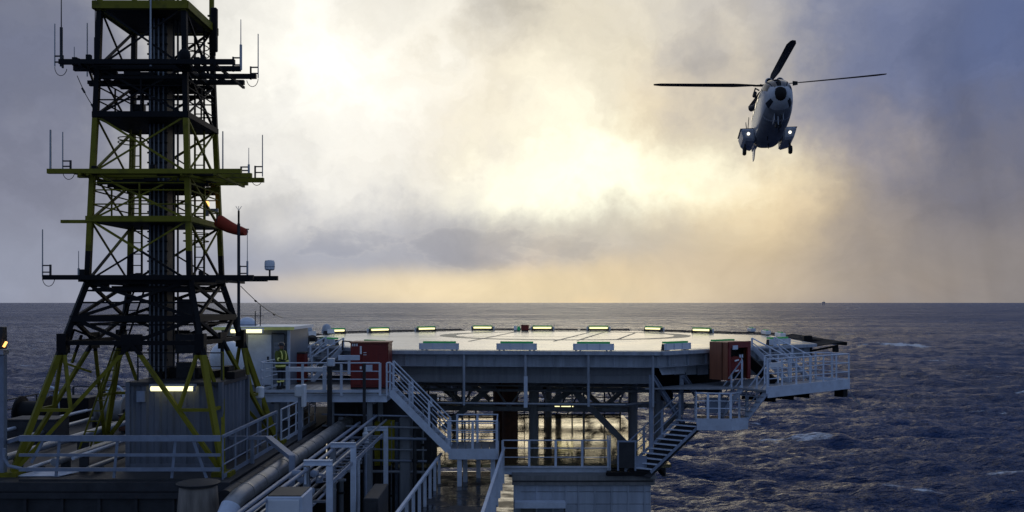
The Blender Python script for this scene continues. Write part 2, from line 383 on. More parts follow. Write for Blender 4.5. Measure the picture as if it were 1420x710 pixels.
def railing_parts(t, pts, h=1.05, spacing=1.2, mids=(0.36, 0.68), toe=0.12, mat='light', post_w=(0.09, 0.025), rail_r=0.026, z_up=V(0, 0, 1), flat_top=False):
    pts = [Vector(p) for p in pts]
    for i in range(len(pts) - 1):
        a, b = pts[i], pts[i + 1]; L_ = (b - a).length; n = max(1, round(L_ / spacing)); d = (b - a).normalized()
        hd = Vector((d.x, d.y, 0)).normalized()
        for k in range(n + 1):
            if i > 0 and k == 0: continue
            p = a + (b - a) * (k / n)
            MB().obox(p + V(0, 0, h / 2 - 0.06), hd * post_w[0] / 2, hd.cross(z_up) * post_w[1] / 2, V(0, 0, h / 2 + 0.06)).build('post', mat, t)
        if flat_top: MB().beam(a + V(0, 0, h), b + V(0, 0, h), 0.07, 0.07).build('handrail', mat, t)
        else: MB().tube(a + V(0, 0, h), b + V(0, 0, h), rail_r, n=8).build('handrail', mat, t, True)
        for m in mids:
            MB().tube(a + V(0, 0, h * m), b + V(0, 0, h * m), rail_r * 0.75, n=6).build('mid_rail', mat, t, True)
        if toe: MB().obox((a + b) / 2 + V(0, 0, toe / 2 + 0.004) + hd.cross(z_up) * 0.02, (b - a) / 2, hd.cross(z_up) * 0.005, V(0, 0, toe / 2)).build('toe_board', mat, t)
def railing(name, pts, label, group=None, **kw):
    t = thing(name, pts[0], label, 'railing', group); railing_parts(t, pts, **kw); return t

def stair(name, top, bot, side, label, n=None, h=1.0, mat='light', rails=(True, True), mids=(0.5,), cat='stairs', tread_mat='galv', stringer=0.2, h_top=None, td=0.12):
    """a flight from top to bottom (centre line points at one edge), `side` = vector across the flight"""
    top, bot, side = Vector(top), Vector(bot), Vector(side)
    t = thing(name, bot, label, cat)
    d = (top - bot); n = n or max(3, round(abs(d.z) / 0.2)); run = Vector((d.x, d.y, 0)); rd = run.normalized(); sd_ = side.normalized()
    for k in (0, 1):
        MB().beam(bot + side * k, top + side * k, 0.03, stringer).build('stringer', mat, t)
    for i in range(n):
        c = bot + d * ((i + 0.6) / n) + side / 2
        MB().obox(c, rd * td, sd_ * (side.length / 2 - 0.02), V(0, 0, 0.018)).build('tread', tread_mat, t)
    for k in (0, 1):
        if not rails[k]: continue
        a, b = bot + side * k, top + side * k; ht = h if h_top is None else h_top
        m = max(2, round(d.length / 0.9))
        for j in range(m + 1):
            p = a + (b - a) * (j / m)
            hh = h + (ht - h) * j / m
            MB().obox(p + V(0, 0, hh / 2 - 0.05), rd * 0.04, sd_ * 0.014, V(0, 0, hh / 2 + 0.05)).build('post', mat, t)
        MB().tube(a + V(0, 0, h), b + V(0, 0, ht), 0.028, n=8).build('handrail', mat, t, True)
        for mm in mids: MB().tube(a + V(0, 0, h * mm), b + V(0, 0, ht * mm), 0.022, n=6).build('mid_rail', mat, t, True)
    return t

# ================================================================== SEA
def ocean_tile(n, size, wind, wdir, seed, lmin):
    rng = np.random.default_rng(seed)
    k = np.fft.fftfreq(n, size / n) * 2 * np.pi
    kx, ky = np.meshgrid(k, k, indexing='ij'); kk = np.hypot(kx, ky); kk[0, 0] = 1
    Lw = wind * wind / 9.81
    cosf = (kx * math.cos(wdir) + ky * math.sin(wdir)) / kk
    ph = np.exp(-1 / (kk * Lw) ** 2) / kk ** 4 * (0.06 + 0.94 * cosf ** 4) * np.exp(-(kk * lmin) ** 2) * np.where(cosf < 0, 0.3, 1)
    ph[0, 0] = 0
    h = (rng.normal(size=(n, n)) + 1j * rng.normal(size=(n, n))) * np.sqrt(ph)
    hz = np.real(np.fft.ifft2(h)); sc_ = 1 / hz.std()
    dx = np.real(np.fft.ifft2(-1j * kx / kk * h)) * sc_; dy = np.real(np.fft.ifft2(-1j * ky / kk * h)) * sc_; hz *= sc_
    return hz, dx, dy
def sample(t, x, y, size):
    n = t.shape[0]; u = (x / size * n) % n; v = (y / size * n) % n
    i = u.astype(int) % n; j = v.astype(int) % n; fu = u - np.floor(u); fv = v - np.floor(v)
    i1 = (i + 1) % n; j1 = (j + 1) % n
    return (t[i, j] * (1 - fu) + t[i1, j] * fu) * (1 - fv) + (t[i, j1] * (1 - fu) + t[i1, j1] * fu) * fv
def build_sea():
    fine = np.radians(np.linspace(-36, 36, 760)); coarse = np.radians(np.linspace(38, 322, 72))
    ang = np.concatenate([fine, coarse])
    drop = np.concatenate([np.linspace(330, 6, 470), np.geomspace(5.8, 0.4, 26)])     # rows evenly spread as the eye sees them
    rad = np.concatenate([[8, 45, 80, 115], 40 * 1280 / drop])
    A, Rr = np.meshgrid(ang, rad)
    X = np.sin(A) * Rr; Y = np.cos(A) * Rr
    s1, s2 = 430.0, 131.0
    t1 = ocean_tile(1024, s1, 7.4, R(248), 3, 0.32); t2 = ocean_tile(512, s2, 3.4, R(310), 5, 0.15)
    fade = np.clip(1.15 - Rr / 5000, 0.25, 1)
    c, s = math.cos(0.5), math.sin(0.5); X2 = X * c - Y * s; Y2 = X * s + Y * c
    a1, a2 = 0.80, 0.13
    Z = (a1 * sample(t1[0], X, Y, s1) + a2 * sample(t2[0], X2, Y2, s2)) * fade
    DX = (a1 * sample(t1[1], X, Y, s1) + a2 * sample(t2[1], X2, Y2, s2)) * 0.9 * np.clip(1.4 - Rr / 900, 0, 1)
    DY = (a1 * sample(t1[2], X, Y, s1) + a2 * sample(t2[2], X2, Y2, s2)) * 0.9 * np.clip(1.4 - Rr / 900, 0, 1)
    gx = np.gradient(t1[1], s1 / 1024, axis=0); gy = np.gradient(t1[2], s1 / 1024, axis=1)
    fold = -(gx + gy); fold = (fold - fold.mean()) / fold.std()
    foam = np.clip((sample(fold, X, Y, s1) - 2.2) / 1.2, 0, 1)
    nr, na = A.shape
    co = np.stack([X + DX, Y + DY, SEA_Z + Z], -1).reshape(-1, 3)
    co = np.vstack([co, [[0, 0, SEA_Z]]])
    idx = np.arange(nr * na).reshape(nr, na)
    i0 = idx[:-1, :]; i1 = idx[1:, :]
    quads = np.stack([i0, i1, np.roll(i1, -1, 1), np.roll(i0, -1, 1)], -1).reshape(-1, 4)[:, ::-1]
    ctr = nr * na
    tris = np.stack([np.full(na, ctr), np.roll(idx[0], -1), idx[0]], -1)
    me = bpy.data.meshes.new('sea'); nq, ntr = len(quads), len(tris)
    me.vertices.add(len(co)); me.vertices.foreach_set('co', co.astype(np.float32).ravel())
    me.loops.add(nq * 4 + ntr * 3); me.loops.foreach_set('vertex_index', np.concatenate([quads.ravel(), tris.ravel()]).astype(np.int32))
    me.polygons.add(nq + ntr)
    me.polygons.foreach_set('loop_start', np.concatenate([np.arange(nq) * 4, nq * 4 + np.arange(ntr) * 3]).astype(np.int32))
    me.update(calc_edges=True)
    me.polygons.foreach_set('use_smooth', np.ones(nq + ntr, bool))
    at = me.attributes.new('foam', 'FLOAT', 'POINT'); at.data.foreach_set('value', np.append(foam.ravel(), 0).astype(np.float32))
    me.validate()
    o = bpy.data.objects.new('sea', me); COL.objects.link(o); tag(o, 'dark blue choppy open sea reaching the horizon', kind='structure')
    m = bpy.data.materials.new('sea_water'); m.use_nodes = True; nt = m.node_tree; b = nt.nodes['Principled BSDF']; L = nt.links
    tc = nt.nodes.new('ShaderNodeTexCoord')
    def noise(sx, sy, scale, det, rough=0.6):
        mp = nt.nodes.new('ShaderNodeMapping'); mp.inputs['Rotation'].default_value = (0, 0, R(20)); mp.inputs['Scale'].default_value = (sx, sy, 1); L.new(tc.outputs['Object'], mp.inputs[0])
        n = nt.nodes.new('ShaderNodeTexNoise'); n.inputs['Scale'].default_value = scale; n.inputs['Detail'].default_value = det; n.inputs['Roughness'].default_value = rough
        L.new(mp.outputs[0], n.inputs['Vector']); return n.outputs[0]
    n1 = noise(0.7, 1.2, 0.8, 6); n2 = noise(0.45, 1.2, 0.035, 8, 0.66); n0 = noise(0.5, 1.0, 0.006, 6, 0.6)
    def bump(h, st, dist, nrm=None):
        bp = nt.nodes.new('ShaderNodeBump'); bp.inputs['Strength'].default_value = st; bp.inputs['Distance'].default_value = dist; L.new(h, bp.inputs['Height'])
        if nrm: L.new(nrm, bp.inputs['Normal'])
        return bp.outputs[0]
    n4 = noise(0.4, 1.3, 0.009, 8, 0.7)
    nm = bump(n1, 0.8, 0.7, bump(n2, 0.9, 11.0, bump(n4, 0.8, 40.0)))
    L.new(nm, b.inputs['Normal'])
    b.inputs['IOR'].default_value = 1.33; b.inputs['Specular IOR Level'].default_value = 0.22
    # foam: crests that fold over, broken up, and drifting streaks
    fa = nt.nodes.new('ShaderNodeAttribute'); fa.attribute_name = 'foam'
    fn = noise(1.0, 1.0, 1.1, 6, 0.7)
    def mr(x, a, b_, c=0.0, d=1.0):
        q = nt.nodes.new('ShaderNodeMapRange'); L.new(x, q.inputs[0])
        for i, v in enumerate((a, b_, c, d)): q.inputs[i + 1].default_value = v
        return q.outputs[0]
    def mth(op, a, b_):
        q = nt.nodes.new('ShaderNodeMath'); q.operation = op
        for i, v in enumerate((a, b_)):
            if isinstance(v, (int, float)): q.inputs[i].default_value = v
            else: L.new(v, q.inputs[i])
        return q.outputs[0]
    f1 = mth('MULTIPLY', fa.outputs['Fac'], mr(fn, 0.42, 0.62))
    wc = noise(0.4, 1.0, 0.055, 8, 0.72)                          # scattered white horses
    f2 = mr(wc, 0.625, 0.67)
    # the one big breaking crest off to the right
    vd = nt.nodes.new('ShaderNodeVectorMath'); vd.operation = 'SUBTRACT'; L.new(tc.outputs['Object'], vd.inputs[0]); vd.inputs[1].default_value = (368, 876, SEA_Z)
    vm = nt.nodes.new('ShaderNodeVectorMath'); vm.operation = 'MULTIPLY'; L.new(vd.outputs[0], vm.inputs[0]); vm.inputs[1].default_value = (1 / 19, 1 / 60, 0)
    vl = nt.nodes.new('ShaderNodeVectorMath'); vl.operation = 'LENGTH'; L.new(vm.outputs[0], vl.inputs[0])
    fb = noise(1.0, 0.5, 0.16, 6, 0.7)
    f3 = mr(mth('ADD', vl.outputs['Value'], mth('MULTIPLY', fb, 1.6)), 1.75, 1.45)
    ft = mth('MINIMUM', mth('ADD', mth('ADD', f1, f2), f3), 1.0)
    mx = nt.nodes.new('ShaderNodeMix'); mx.data_type = 'RGBA'; L.new(ft, mx.inputs[0])
    dk = nt.nodes.new('ShaderNodeMix'); dk.data_type = 'RGBA'; L.new(mr(n0, 0.4, 0.6), dk.inputs[0]); dk.inputs[6].default_value = (0.020, 0.044, 0.115, 1); dk.inputs[7].default_value = (0.031, 0.062, 0.155, 1)
    L.new(dk.outputs[2], mx.inputs[6]); mx.inputs[7].default_value = (0.80, 0.83, 0.88, 1)
    L.new(mx.outputs[2], b.inputs['Base Color'])
    ln = nt.nodes.new('ShaderNodeVectorMath'); ln.operation = 'LENGTH'; L.new(tc.outputs['Object'], ln.inputs[0])
    far = mr(ln.outputs['Value'], 250, 2600, 0.15, 0.32)            # waves too small to model far out act as roughness
    far = mth('ADD', far, mth('MULTIPLY', mth('SUBTRACT', n4, 0.5), mr(ln.outputs['Value'], 400, 1500, 0.0, 0.9)))
    L.new(mth('MAXIMUM', mth('MULTIPLY', ft, 0.8), mth('MAXIMUM', far, 0.1)), b.inputs['Roughness'])
    me.materials.append(m)
build_sea()

# ================================================================== HELIDECK
ROT = R(5.0)
EX = V(math.cos(ROT), -math.sin(ROT), 0); EY = V(math.sin(ROT), math.cos(ROT), 0)
DC = V(1.54, 47.85, 0); DZ = -1.84; AP = 12.5
def DK(u, v, z): return DC + EX * u + EY * v + V(0, 0, z)
HS = AP * math.tan(math.pi / 8)
OCT = [(-HS, -AP), (HS, -AP), (AP, -HS), (AP, HS), (HS, AP), (-HS, AP), (-AP, HS), (-AP, -HS)]   # near-left first, counter-clockwise
def octs(k, s=1.0, z=DZ): u, v = OCT[k % 8]; return DK(u * s, v * s, z)
def deck_poly(s): return [(octs(k, s).x, octs(k, s).y) for k in range(8)]
UR = (octs(2) - octs(1)).normalized(); NR = V(UR.y, -UR.x, 0)     # along and outward of the right near chamfer
UL = (octs(7) - octs(0)).normalized(); NL = V(-UL.y, UL.x, 0)     # the same on the left
if NL.y > 0: NL = -NL

LOWZ = -6.3
hd = thing('helideck', DK(0, 0, LOWZ), 'large pale octagonal helicopter deck on grey girders over the sea', 'helideck')
surf = MB().prism(deck_poly(1.0), DZ - 0.05, DZ).build('deck_surface', 'deck', hd)
# painted aiming circle and outline on the plating
def ring(c, r0, r1, z, n=96, zz=0.002):
    m = MB(); vs_ = []; fs_ = []
    for i in range(n):
        t = 2 * math.pi * i / n
        vs_ += [(c.x + math.cos(t) * r, c.y + math.sin(t) * r, z) for r in (r0, r1)]
    for i in range(n): j = (i + 1) % n; fs_.append((2 * i, 2 * i + 1, 2 * j + 1, 2 * j))
    return m.add(vs_, fs_)
material('markring', (0.17, 0.18, 0.125), 0.45, 0, 0.25, 1.5)
material('markline', (0.13, 0.125, 0.11), 0.5, 0, 0.3, 1.5)
material('markwhite', (0.66, 0.66, 0.62), 0.4, 0, 0.15, 1.5)
ring(V(2.95, 52.0, 0), 6.1, 7.0, DZ + 0.004).build('aiming_circle', 'markring', surf)
m = MB()
a, b = 0.965, 0.978
for k in range(8):
    p0, p1, q0, q1 = octs(k, a, DZ + 0.004), octs(k + 1, a, DZ + 0.004), octs(k, b, DZ + 0.004), octs(k + 1, b, DZ + 0.004)
    m.add([p0, p1, q1, q0], [(0, 1, 2, 3)])
m.build('perimeter_line', 'markwhite', surf)
for (u0, v0, u1, v1) in ((-11, 2.0, 3.0, 1.7), (-3.2, -4.5, -2.2, 9.5), (0.8, -4, 2.4, 9), (3.8, -2, 5.2, 8.5), (1.9, -3.0, 3.3, 9.3)):
    p, q = DK(u0, v0, DZ + 0.008), DK(u1, v1, DZ + 0.008); d = (q - p).normalized(); s_ = V(d.y, -d.x, 0) * 0.07
    MB().add([p - s_, p + s_, q + s_, q - s_], [(0, 1, 2, 3)]).build('lashing_line', 'markline', surf)
# gutter lip, edge girder, stiffeners, lower girder, cross girders
for k in range(8):
    p, q = octs(k, 1.0, 0), octs(k + 1, 1.0, 0); d = (q - p).normalized(); o = V(d.y, -d.x, 0)
    MB().beam(p + o * 0.10 + V(0, 0, DZ - 0.085), q + o * 0.10 + V(0, 0, DZ - 0.085), 0.22, 0.13).build('gutter', 'edgebeam', hd)
    g = MB().ibeam(p - o * 0.15 + V(0, 0, DZ - 0.40), q - o * 0.15 + V(0, 0, DZ - 0.40), 0.26, 0.46).build('edge_girder', 'edgebeam', hd)
    if k in (0, 1, 7):
        n = 9
        for i in range(n):
            c = p + (q - p) * ((i + 0.5) / n)
            MB().obox(c - o * 0.085 + V(0, 0, DZ - 0.40), d * 0.014, o * 0.055, V(0, 0, 0.205)).build('stiffener', 'edgebeam', g)
zt = DZ - 0.64
for v in (-11.7, -7.0, -2.0, 3.0, 8.0, 11.7):
    w = min(AP, AP + HS - abs(v)) - 0.9
    if abs(v) > 11: w = HS - 0.2
    g = MB().ibeam(DK(-w, v, zt - 0.33), DK(w, v, zt - 0.33), 0.32, 0.66, 0.03).build('main_girder', 'girder', hd)
    MB().beam(DK(-w, v - 0.04, zt - 0.33), DK(w, v - 0.04, zt - 0.33), 0.05, 0.035).build('web_rib', 'girder', g)
for u in (-9, -6, -3, 0, 3, 6, 9):
    w = min(AP, AP + HS - abs(u)) - 0.8
    MB().ibeam(DK(u, -w + 0.4, zt + 0.06), DK(u, w - 0.4, zt + 0.06), 0.2, 0.34).build('joist', 'girder', hd)
MB().prism(deck_poly(0.985), DZ - 0.16, DZ - 0.052).build('deck_underside', 'girder', hd)
gz = zt - 0.66
# columns to the lower deck, bracing between them
cols = [(-6.6, -6.9), (0.0, -6.6), (4.4, -6.8), (5.4, -8.6), (-6.6, 2), (0.2, 3.0), (6.2, 3), (-6.0, 9.5), (0.5, 9.8), (7.0, 9.5)]
for (u, v) in cols:
    r = 0.21 if v < 0 else 0.19
    c = MB().tube(DK(u, v, LOWZ - 0.1), DK(u, v, gz), r, n=16).build('column', 'girder', hd, True)
    MB().tube(DK(u, v, gz - 0.12), DK(u, v, gz + 0.01), r + 0.12, n=16).build('column_cap', 'girder', c, True)
MB().tube(DK(-1.15, -5.5, LOWZ), DK(-1.15, -5.5, gz), 0.36, n=16).build('riser_pipe', 'rustbrown', hd, True)
MB().tube(DK(-1.75, -4.9, LOWZ), DK(-1.75, -4.9, gz), 0.22, n=12).build('riser_pipe', 'rustbrown', hd, True)
def brace(p, q, w=0.26, mat='girder'): return MB().ibeam(p, q, w, w, 0.03).build('brace', mat, hd)
for (u0, z0, u1, z1, v) in ((-1.2, gz, -4.0, -5.6, -7.2), (1.1, gz, 4.2, LOWZ, -7.2), (3.0, gz, 0.6, -4.6, -6.4), (-6.4, gz, -3.6, -5.2, -2), (0.4, gz, 3.2, -5.8, 3), (6.0, gz, 3.4, -5.6, 3), (-5.6, gz, -3.0, -5.4, 3), (0.8, gz, -2.4, -5.6, 9.8), (6.8, gz, 3.8, -5.6, 9.6), (4.4, gz, 1.6, -5.8, 9.6)):
    brace(DK(u0, v, z0), DK(u1, v, z1))
for (v, z) in ((9.8, -5.35), (3.0, -5.6), (9.8, -4.3)):
    MB().ibeam(DK(-10, v, z), DK(8.4, v, z), 0.2, 0.26).build('tie_beam', 'girder', hd)
MB().tube(DK(-4.6, -11.9, -3.95), DK(3.9, -11.9, -3.95), 0.055, n=10).build('fire_main', 'galv', hd, True)
MB().tube(DK(3.9, -11.9, -3.95), DK(5.2, -10.9, -3.93), 0.055, n=10).build('fire_main', 'galv', hd, True)
for x in (643, 729, 816, 904):
    u = (x - 710) / F * 35.3 - 0.45
    MB().tube(DK(u, -12.62, -3.95), DK(u, -12.62, DZ - 0.15), 0.05, n=8).build('drain_pipe', 'edgebeam', hd, True)
p = P(729, 522, 35.2)
MB().box(p.x - .07, p.x + .07, p.y - .05, p.y + .05, -4.0, p.z).build('pipe_sleeve', 'light', hd)
rng_ = random.Random(11)
for (v, z, r_) in ((-9, -3.7, .06), (-8.5, -3.55, .04), (-5, -3.8, .08), (-1, -3.65, .06), (4, -4.0, .08), (7, -3.7, .05)):
    MB().tube(DK(-8.5, v, z), DK(7.0, v, z), r_, n=8).build('service_pipe', 'girder', hd, True)
for (u, v) in ((-3.3, -6), (-2.6, 1), (2.2, -3), (3.3, 5), (-4.6, 6), (1.4, 8), (-.6, 7), (4.6, -2), (-5.4, -3)):
    MB().beam(DK(u, v, LOWZ), DK(u, v, gz + .2), .09).build('hanger_post', 'girder', hd)
for (u0, u1, v) in ((-6.6, 0, -6.7), (0, 4.4, -6.7), (0.2, 6.2, 3.0)):
    MB().ibeam(DK(u0, v, -4.75), DK(u1, v, -4.75), .16, .2).build('tie_beam', 'girder', hd)
    for i in range(6): a_ = u0 + (u1 - u0) * i / 6; b_ = u0 + (u1 - u0) * (i + 1) / 6; MB().beam(DK(a_, v, -4.7 if i % 2 else gz), DK(b_, v, gz if i % 2 else -4.7), .08).build('lattice_brace', 'girder', hd)
# raking props at the right near corner
for (x0, y0, x1, y1, Y, w) in ((903, 520, 903, 645, 35.0, 0.16), (905, 522, 958, 605, 35.0, 0.16), (945, 520, 945, 575, 36.5, 0.15), (948, 522, 966, 548, 36.4, 0.16)):
    MB().ibeam(P(x0, y0, Y), P(x1, y1, Y + (0.9 if x1 > x0 else 0)), w, w, 0.02).build('prop', 'grey', hd)
MB().hexa([P(904, 492, 35.2), P(960, 490, 36.5), P(960, 490, 38), P(904, 492, 38), P(918, 520, 35.3), P(950, 518, 36.5), P(950, 518, 38), P(918, 520, 38)]).build('corner_bracket', 'edgebeam', hd)
for i, (x0, x1) in enumerate(((918, 934), (935, 950), (951, 966), (967, 982))):
    MB().hexa([P(x0, 494, 36.2 + i * .35), P(x1, 493, 36.5 + i * .35), P(x1, 493, 36.6 + i * .35), P(x0, 494, 36.3 + i * .35),
               P(x0, 520, 36.2 + i * .35), P(x1, 519, 36.5 + i * .35), P(x1, 519, 36.6 + i * .35), P(x0, 520, 36.3 + i * .35)]).build('screen_panel', 'edgebeam', hd)
# safety netting on the far and right sides
def net(k, t0, t1, out=1.1):
    p, q = octs(k, 1.0, 0), octs(k + 1, 1.0, 0); d = (q - p).normalized(); o = V(d.y, -d.x, 0); L_ = (q - p).length
    A = p + d * t0 + o * 0.2 + V(0, 0, DZ - 0.12); B = p + d * t1 + o * 0.2 + V(0, 0, DZ - 0.12); up = o * out + V(0, 0, 0.18)
    f = MB().beam(A, B, 0.06).beam(A + up, B + up, 0.07).beam(A, A + up, 0.06).beam(B, B + up, 0.06).build('net_frame', 'dark', hd)
    w = MB(); n = int((t1 - t0) / 0.2)
    for i in range(1, n): w.beam(A + d * (t1 - t0) * i / n, A + d * (t1 - t0) * i / n + up, 0.018)
    for i in range(1, 8): w.beam(A + up * i / 8, B + up * i / 8, 0.018)
    w.build('net_mesh', 'dark', f)
for k in (2, 3, 4, 5, 6):
    for i in range(3): net(k, 0.15 + i * 3.4, 3.35 + i * 3.4)

# perimeter floodlights: one fixture, copied round the deck edge
def make_flood():
    t = thing('perimeter_light', (0, 0, 0), '', 'floodlight', 'floodlights round the helideck edge')
    bp = MB().box(-0.78, 0.78, 0.20, 0.225, 0.02, 0.27).build('back_plate', 'white', t)
    for x in (-0.72, -0.24, 0.24, 0.72): MB().box(x - 0.02, x + 0.02, 0.226, 0.25, 0.03, 0.26).build('plate_rib', 'light', bp)
    MB().box(-0.62, 0.62, 0.02, 0.19, 0.05, 0.14).build('housing', 'dark', t)
    MB().tube((-0.58, 0.0, 0.19), (0.58, 0.0, 0.19), 0.055, n=10).build('light_tube', 'lampdeck', t, True)
    MB().box(-0.63, 0.63, -0.04, 0.2, 0.27, 0.34).build('green_strip', 'green', t)
    for s in (-1, 1):
        MB().hexa([(s * 0.70, -0.04, 0), (s * 0.64, -0.04, 0), (s * 0.64, 0.18, 0), (s * 0.70, 0.18, 0), (s * 0.66, -0.02, 0.25), (s * 0.64, -0.02, 0.25), (s * 0.64, 0.18, 0.25), (s * 0.66, 0.18, 0.25)]).build('end_bracket', 'dark', t)
    for x in (-0.5, 0.5): MB().box(x - 0.03, x + 0.03, 0.0, 0.2, 0.0, 0.05).build('foot', 'dark', t)
    return t
flood = make_flood(); first = [True]
def put_flood(k, px=None, t=None, label=''):
    p, q = octs(k, 0.985, DZ), octs(k + 1, 0.985, DZ); d = q - p
    if t is None:
        s = (px - 710) / F; t = (s * p.y - p.x) / (d.x - s * d.y)
    c = p + d * t; rz = math.atan2(d.y, d.x) + math.pi
    if first[0]:
        first[0] = False; flood.location = c; flood.rotation_euler = (0, 0, rz); flood['label'] = label; return
    copy_thing(flood, c + V(0, 0, 0.004), rz, label)
put_flood(0, 610, label='floodlight back plate on near deck edge, closest to the red cabinet')
put_flood(0, 717, label='floodlight back plate at the middle of the near deck edge')
put_flood(0, 823, label='third floodlight back plate along the near deck edge from the red cabinet')
put_flood(1, 934, label='angled floodlight just past the right corner of the near deck edge')
put_flood(1, 1000, label='floodlight with thin green strip above the orange-brown cabinet')
put_flood(1, 1076, label='green topped floodlight at the head of the right-hand deck stairs')
put_flood(7, 522, label='green topped floodlight directly above the red cabinet')
put_flood(7, 458, label='green topped floodlight at the head of the left-hand deck stairs')
put_flood(5, 465, label='lit floodlight at the far left end of the deck, beside the grey domes')
put_flood(5, 527, label='second lit floodlight from the left on the far deck edge')
put_flood(5, 592, label='third lit floodlight from the left on the far deck edge')
put_flood(4, 669, label='lit floodlight on far deck edge left of the little red box')
put_flood(4, 752, label='lit floodlight on far deck edge right beside the little red box')
put_flood(4, 830, label='lit floodlight on far edge, third from the right')
put_flood(3, 905, label='lit floodlight on far edge, second from the right')
put_flood(3, 972, label='rightmost lit floodlight on the far deck edge')
for (x, lab) in ((1042, 'pale perimeter fitting on far right deck rim, leftmost of three'), (1062, 'pale perimeter fitting on far right deck rim, middle of three'), (1082, 'pale perimeter fitting on far right deck rim, nearest the dark arm')):
    p, q = octs(2, 0.985, DZ), octs(3, 0.985, DZ); d = q - p; s = (x - 710) / F; t = (s * p.y - p.x) / (d.x - s * d.y)
    c = p + d * t; e = thing('edge_fitting', c, lab, 'light fitting', 'pale fittings on the deck rim'); dn = d.normalized(); o = V(dn.y, -dn.x, 0)
    MB().obox(c + V(0, 0, 0.17), dn * 0.72, o * 0.14, V(0, 0, 0.10)).build('housing', 'white', e, bevel=0.02)
    MB().obox(c + V(0, 0, 0.30), dn * 0.5, o * 0.05, V(0, 0, 0.025)).build('green_strip', 'green', e)
    for s_ in (-0.5, 0.5): MB().obox(c + dn * s_ + V(0, 0, 0.035), dn * 0.05, o * 0.1, V(0, 0, 0.033)).build('foot', 'dark', e)

# small things on the far edge
c = P(728, 458, 59.6); c.z = DZ
e = thing('equipment_box', c, 'little dark red box on the far deck edge', 'box')
MB().box(c.x - .25, c.x + .25, c.y - .2, c.y + .2, c.z + 0.05, c.z + .36).build('body', 'red', e, bevel=0.02); MB().box(c.x - .27, c.x + .27, c.y - .22, c.y + .22, c.z + .362, c.z + .40).build('lid', 'red', e)
MB().box(c.x - .22, c.x + .22, c.y - .15, c.y + .15, c.z + 0.004, c.z + .048).build('skid', 'dark', e)
c = P(717, 458, 59.6); c.z = DZ
e = thing('junction_box', c, 'small green and white junction box beside the little red box', 'box')
MB().box(c.x - .2, c.x - .02, c.y - .12, c.y + .12, c.z + 0.05, c.z + .34).build('body', 'white', e); MB().box(c.x + .02, c.x + .2, c.y - .12, c.y + .12, c.z + 0.05, c.z + .30).build('body', 'sign_green', e)
MB().box(c.x - .2, c.x + .2, c.y - .1, c.y + .1, c.z + 0.004, c.z + .048).build('skid', 'dark', e)
for (x, Y, lab) in ((427, 48.5, 'grey domed status light left of the first far floodlight'), (453, 52.5, 'grey domed status light touching the first far floodlight')):
    c = P(x, 466, Y); c.z = DZ
    e = thing('status_light', c, lab, 'light', 'domed lights on the left deck rim')
    MB().lathe(c, [(0.20, 0.004), (0.20, 0.04), (0.07, 0.06), (0.07, 0.22)], 16).build('stand', 'dark', e, True)
    MB().lathe(c + V(0, 0, 0.22), [(0.20, 0), (0.25, 0.03), (0.25, 0.16)] + [(0.25 * math.cos(R(t)), 0.16 + 0.25 * math.sin(R(t))) for t in (20, 40, 60, 80)], 20).build('dome', 'edgebeam', e, True)
    MB().box(c.x + .1, c.x + .5, c.y - .32, c.y - .28, c.z + 0.1, c.z + .34).build('lamp_panel', 'white', e)
c = P(431, 471, 44.0); c.z = -2.6
e = thing('hose_reel', c, 'black fire hose reel on the left deck rim', 'hose reel')
MB().lathe(c + V(0, 0, 0.70), [(0.05, -0.3), (0.34, -0.3), (0.34, -0.24), (0.2, -0.22), (0.2, 0.22), (0.34, 0.24), (0.34, 0.3), (0.05, 0.3)], 20, 'Y').build('drum', 'black', e, True)
for s_ in (-1, 1): MB().box(c.x - .05, c.x + .05, c.y + s_ * .36 - .03, c.y + s_ * .36 + .03, c.z, c.z + 0.75).build('stand', 'dark', e)
MB().box(c.x - .4, c.x - .25, c.y - .5, c.y - .4, c.z + .3, c.z + 1.0).build('label_plate', 'white', e)

# dark arm reaching out past the right rim
p = octs(2, 1.0, DZ) + EY * 3.0
e = thing('boom_arm', p + EX * 0.3, 'dark folded boom arm sticking out past the right deck rim', 'arm')
MB().box(p.x + .25, p.x + .65, p.y - .2, p.y + .2, DZ - .75, DZ + .25).build('pivot_post', 'black', e, bevel=0.03)
MB().beam(p + EX * 0.6 + V(0, 0, 0.0), p + EX * 2.3 + V(0, 0, -0.14), 0.18, 0.17).build('arm', 'black', e)
MB().beam(p + EX * 0.6 + V(0, 0, -0.5), p + EX * 1.9 + V(0, 0, -0.24), 0.10, 0.10).build('strut', 'black', e)
MB().box(p.x + 1.7, p.x + 1.95, p.y - .12, p.y + .12, DZ - .55, DZ - .30).build('roller', 'rubber', e, bevel=0.03)

# ================================================================== LOWER DECK UNDER THE HELIDECK AND ITS HOUSE
ld = thing('lower_deck', V(2, 35.5, LOWZ), 'wet lower deck under the helideck, shining gold in the middle', 'deck')
MB().box(-9, 6.2, 35.9, 51.5, LOWZ - 0.12, LOWZ).build('wet_plating', 'wetdeck', ld)
MB().ibeam(P(697, 652, 35.4), P(845, 652, 35.4), 0.3, 0.28).build('edge_beam', 'light', ld)
for x in (0.0, 2.0, 4.0, 6.0): MB().ibeam(V(x, 36.0, LOWZ - .32), V(x, 51.4, LOWZ - .32), 0.25, 0.38).build('joist', 'girder', ld)
railing('railing', [V(-0.36, 35.5, LOWZ), V(3.72, 35.5, LOWZ)], 'grey handrail along the front of the shining lower deck', h=1.0, spacing=1.05, mids=(0.70, 0.35), mat='light', toe=0.0)
railing('railing', [V(-0.6, 41.0, LOWZ), V(-3.6, 41.0, LOWZ)], 'handrail deep under the deck behind the left landing', h=1.0, mat='grey', spacing=1.5)
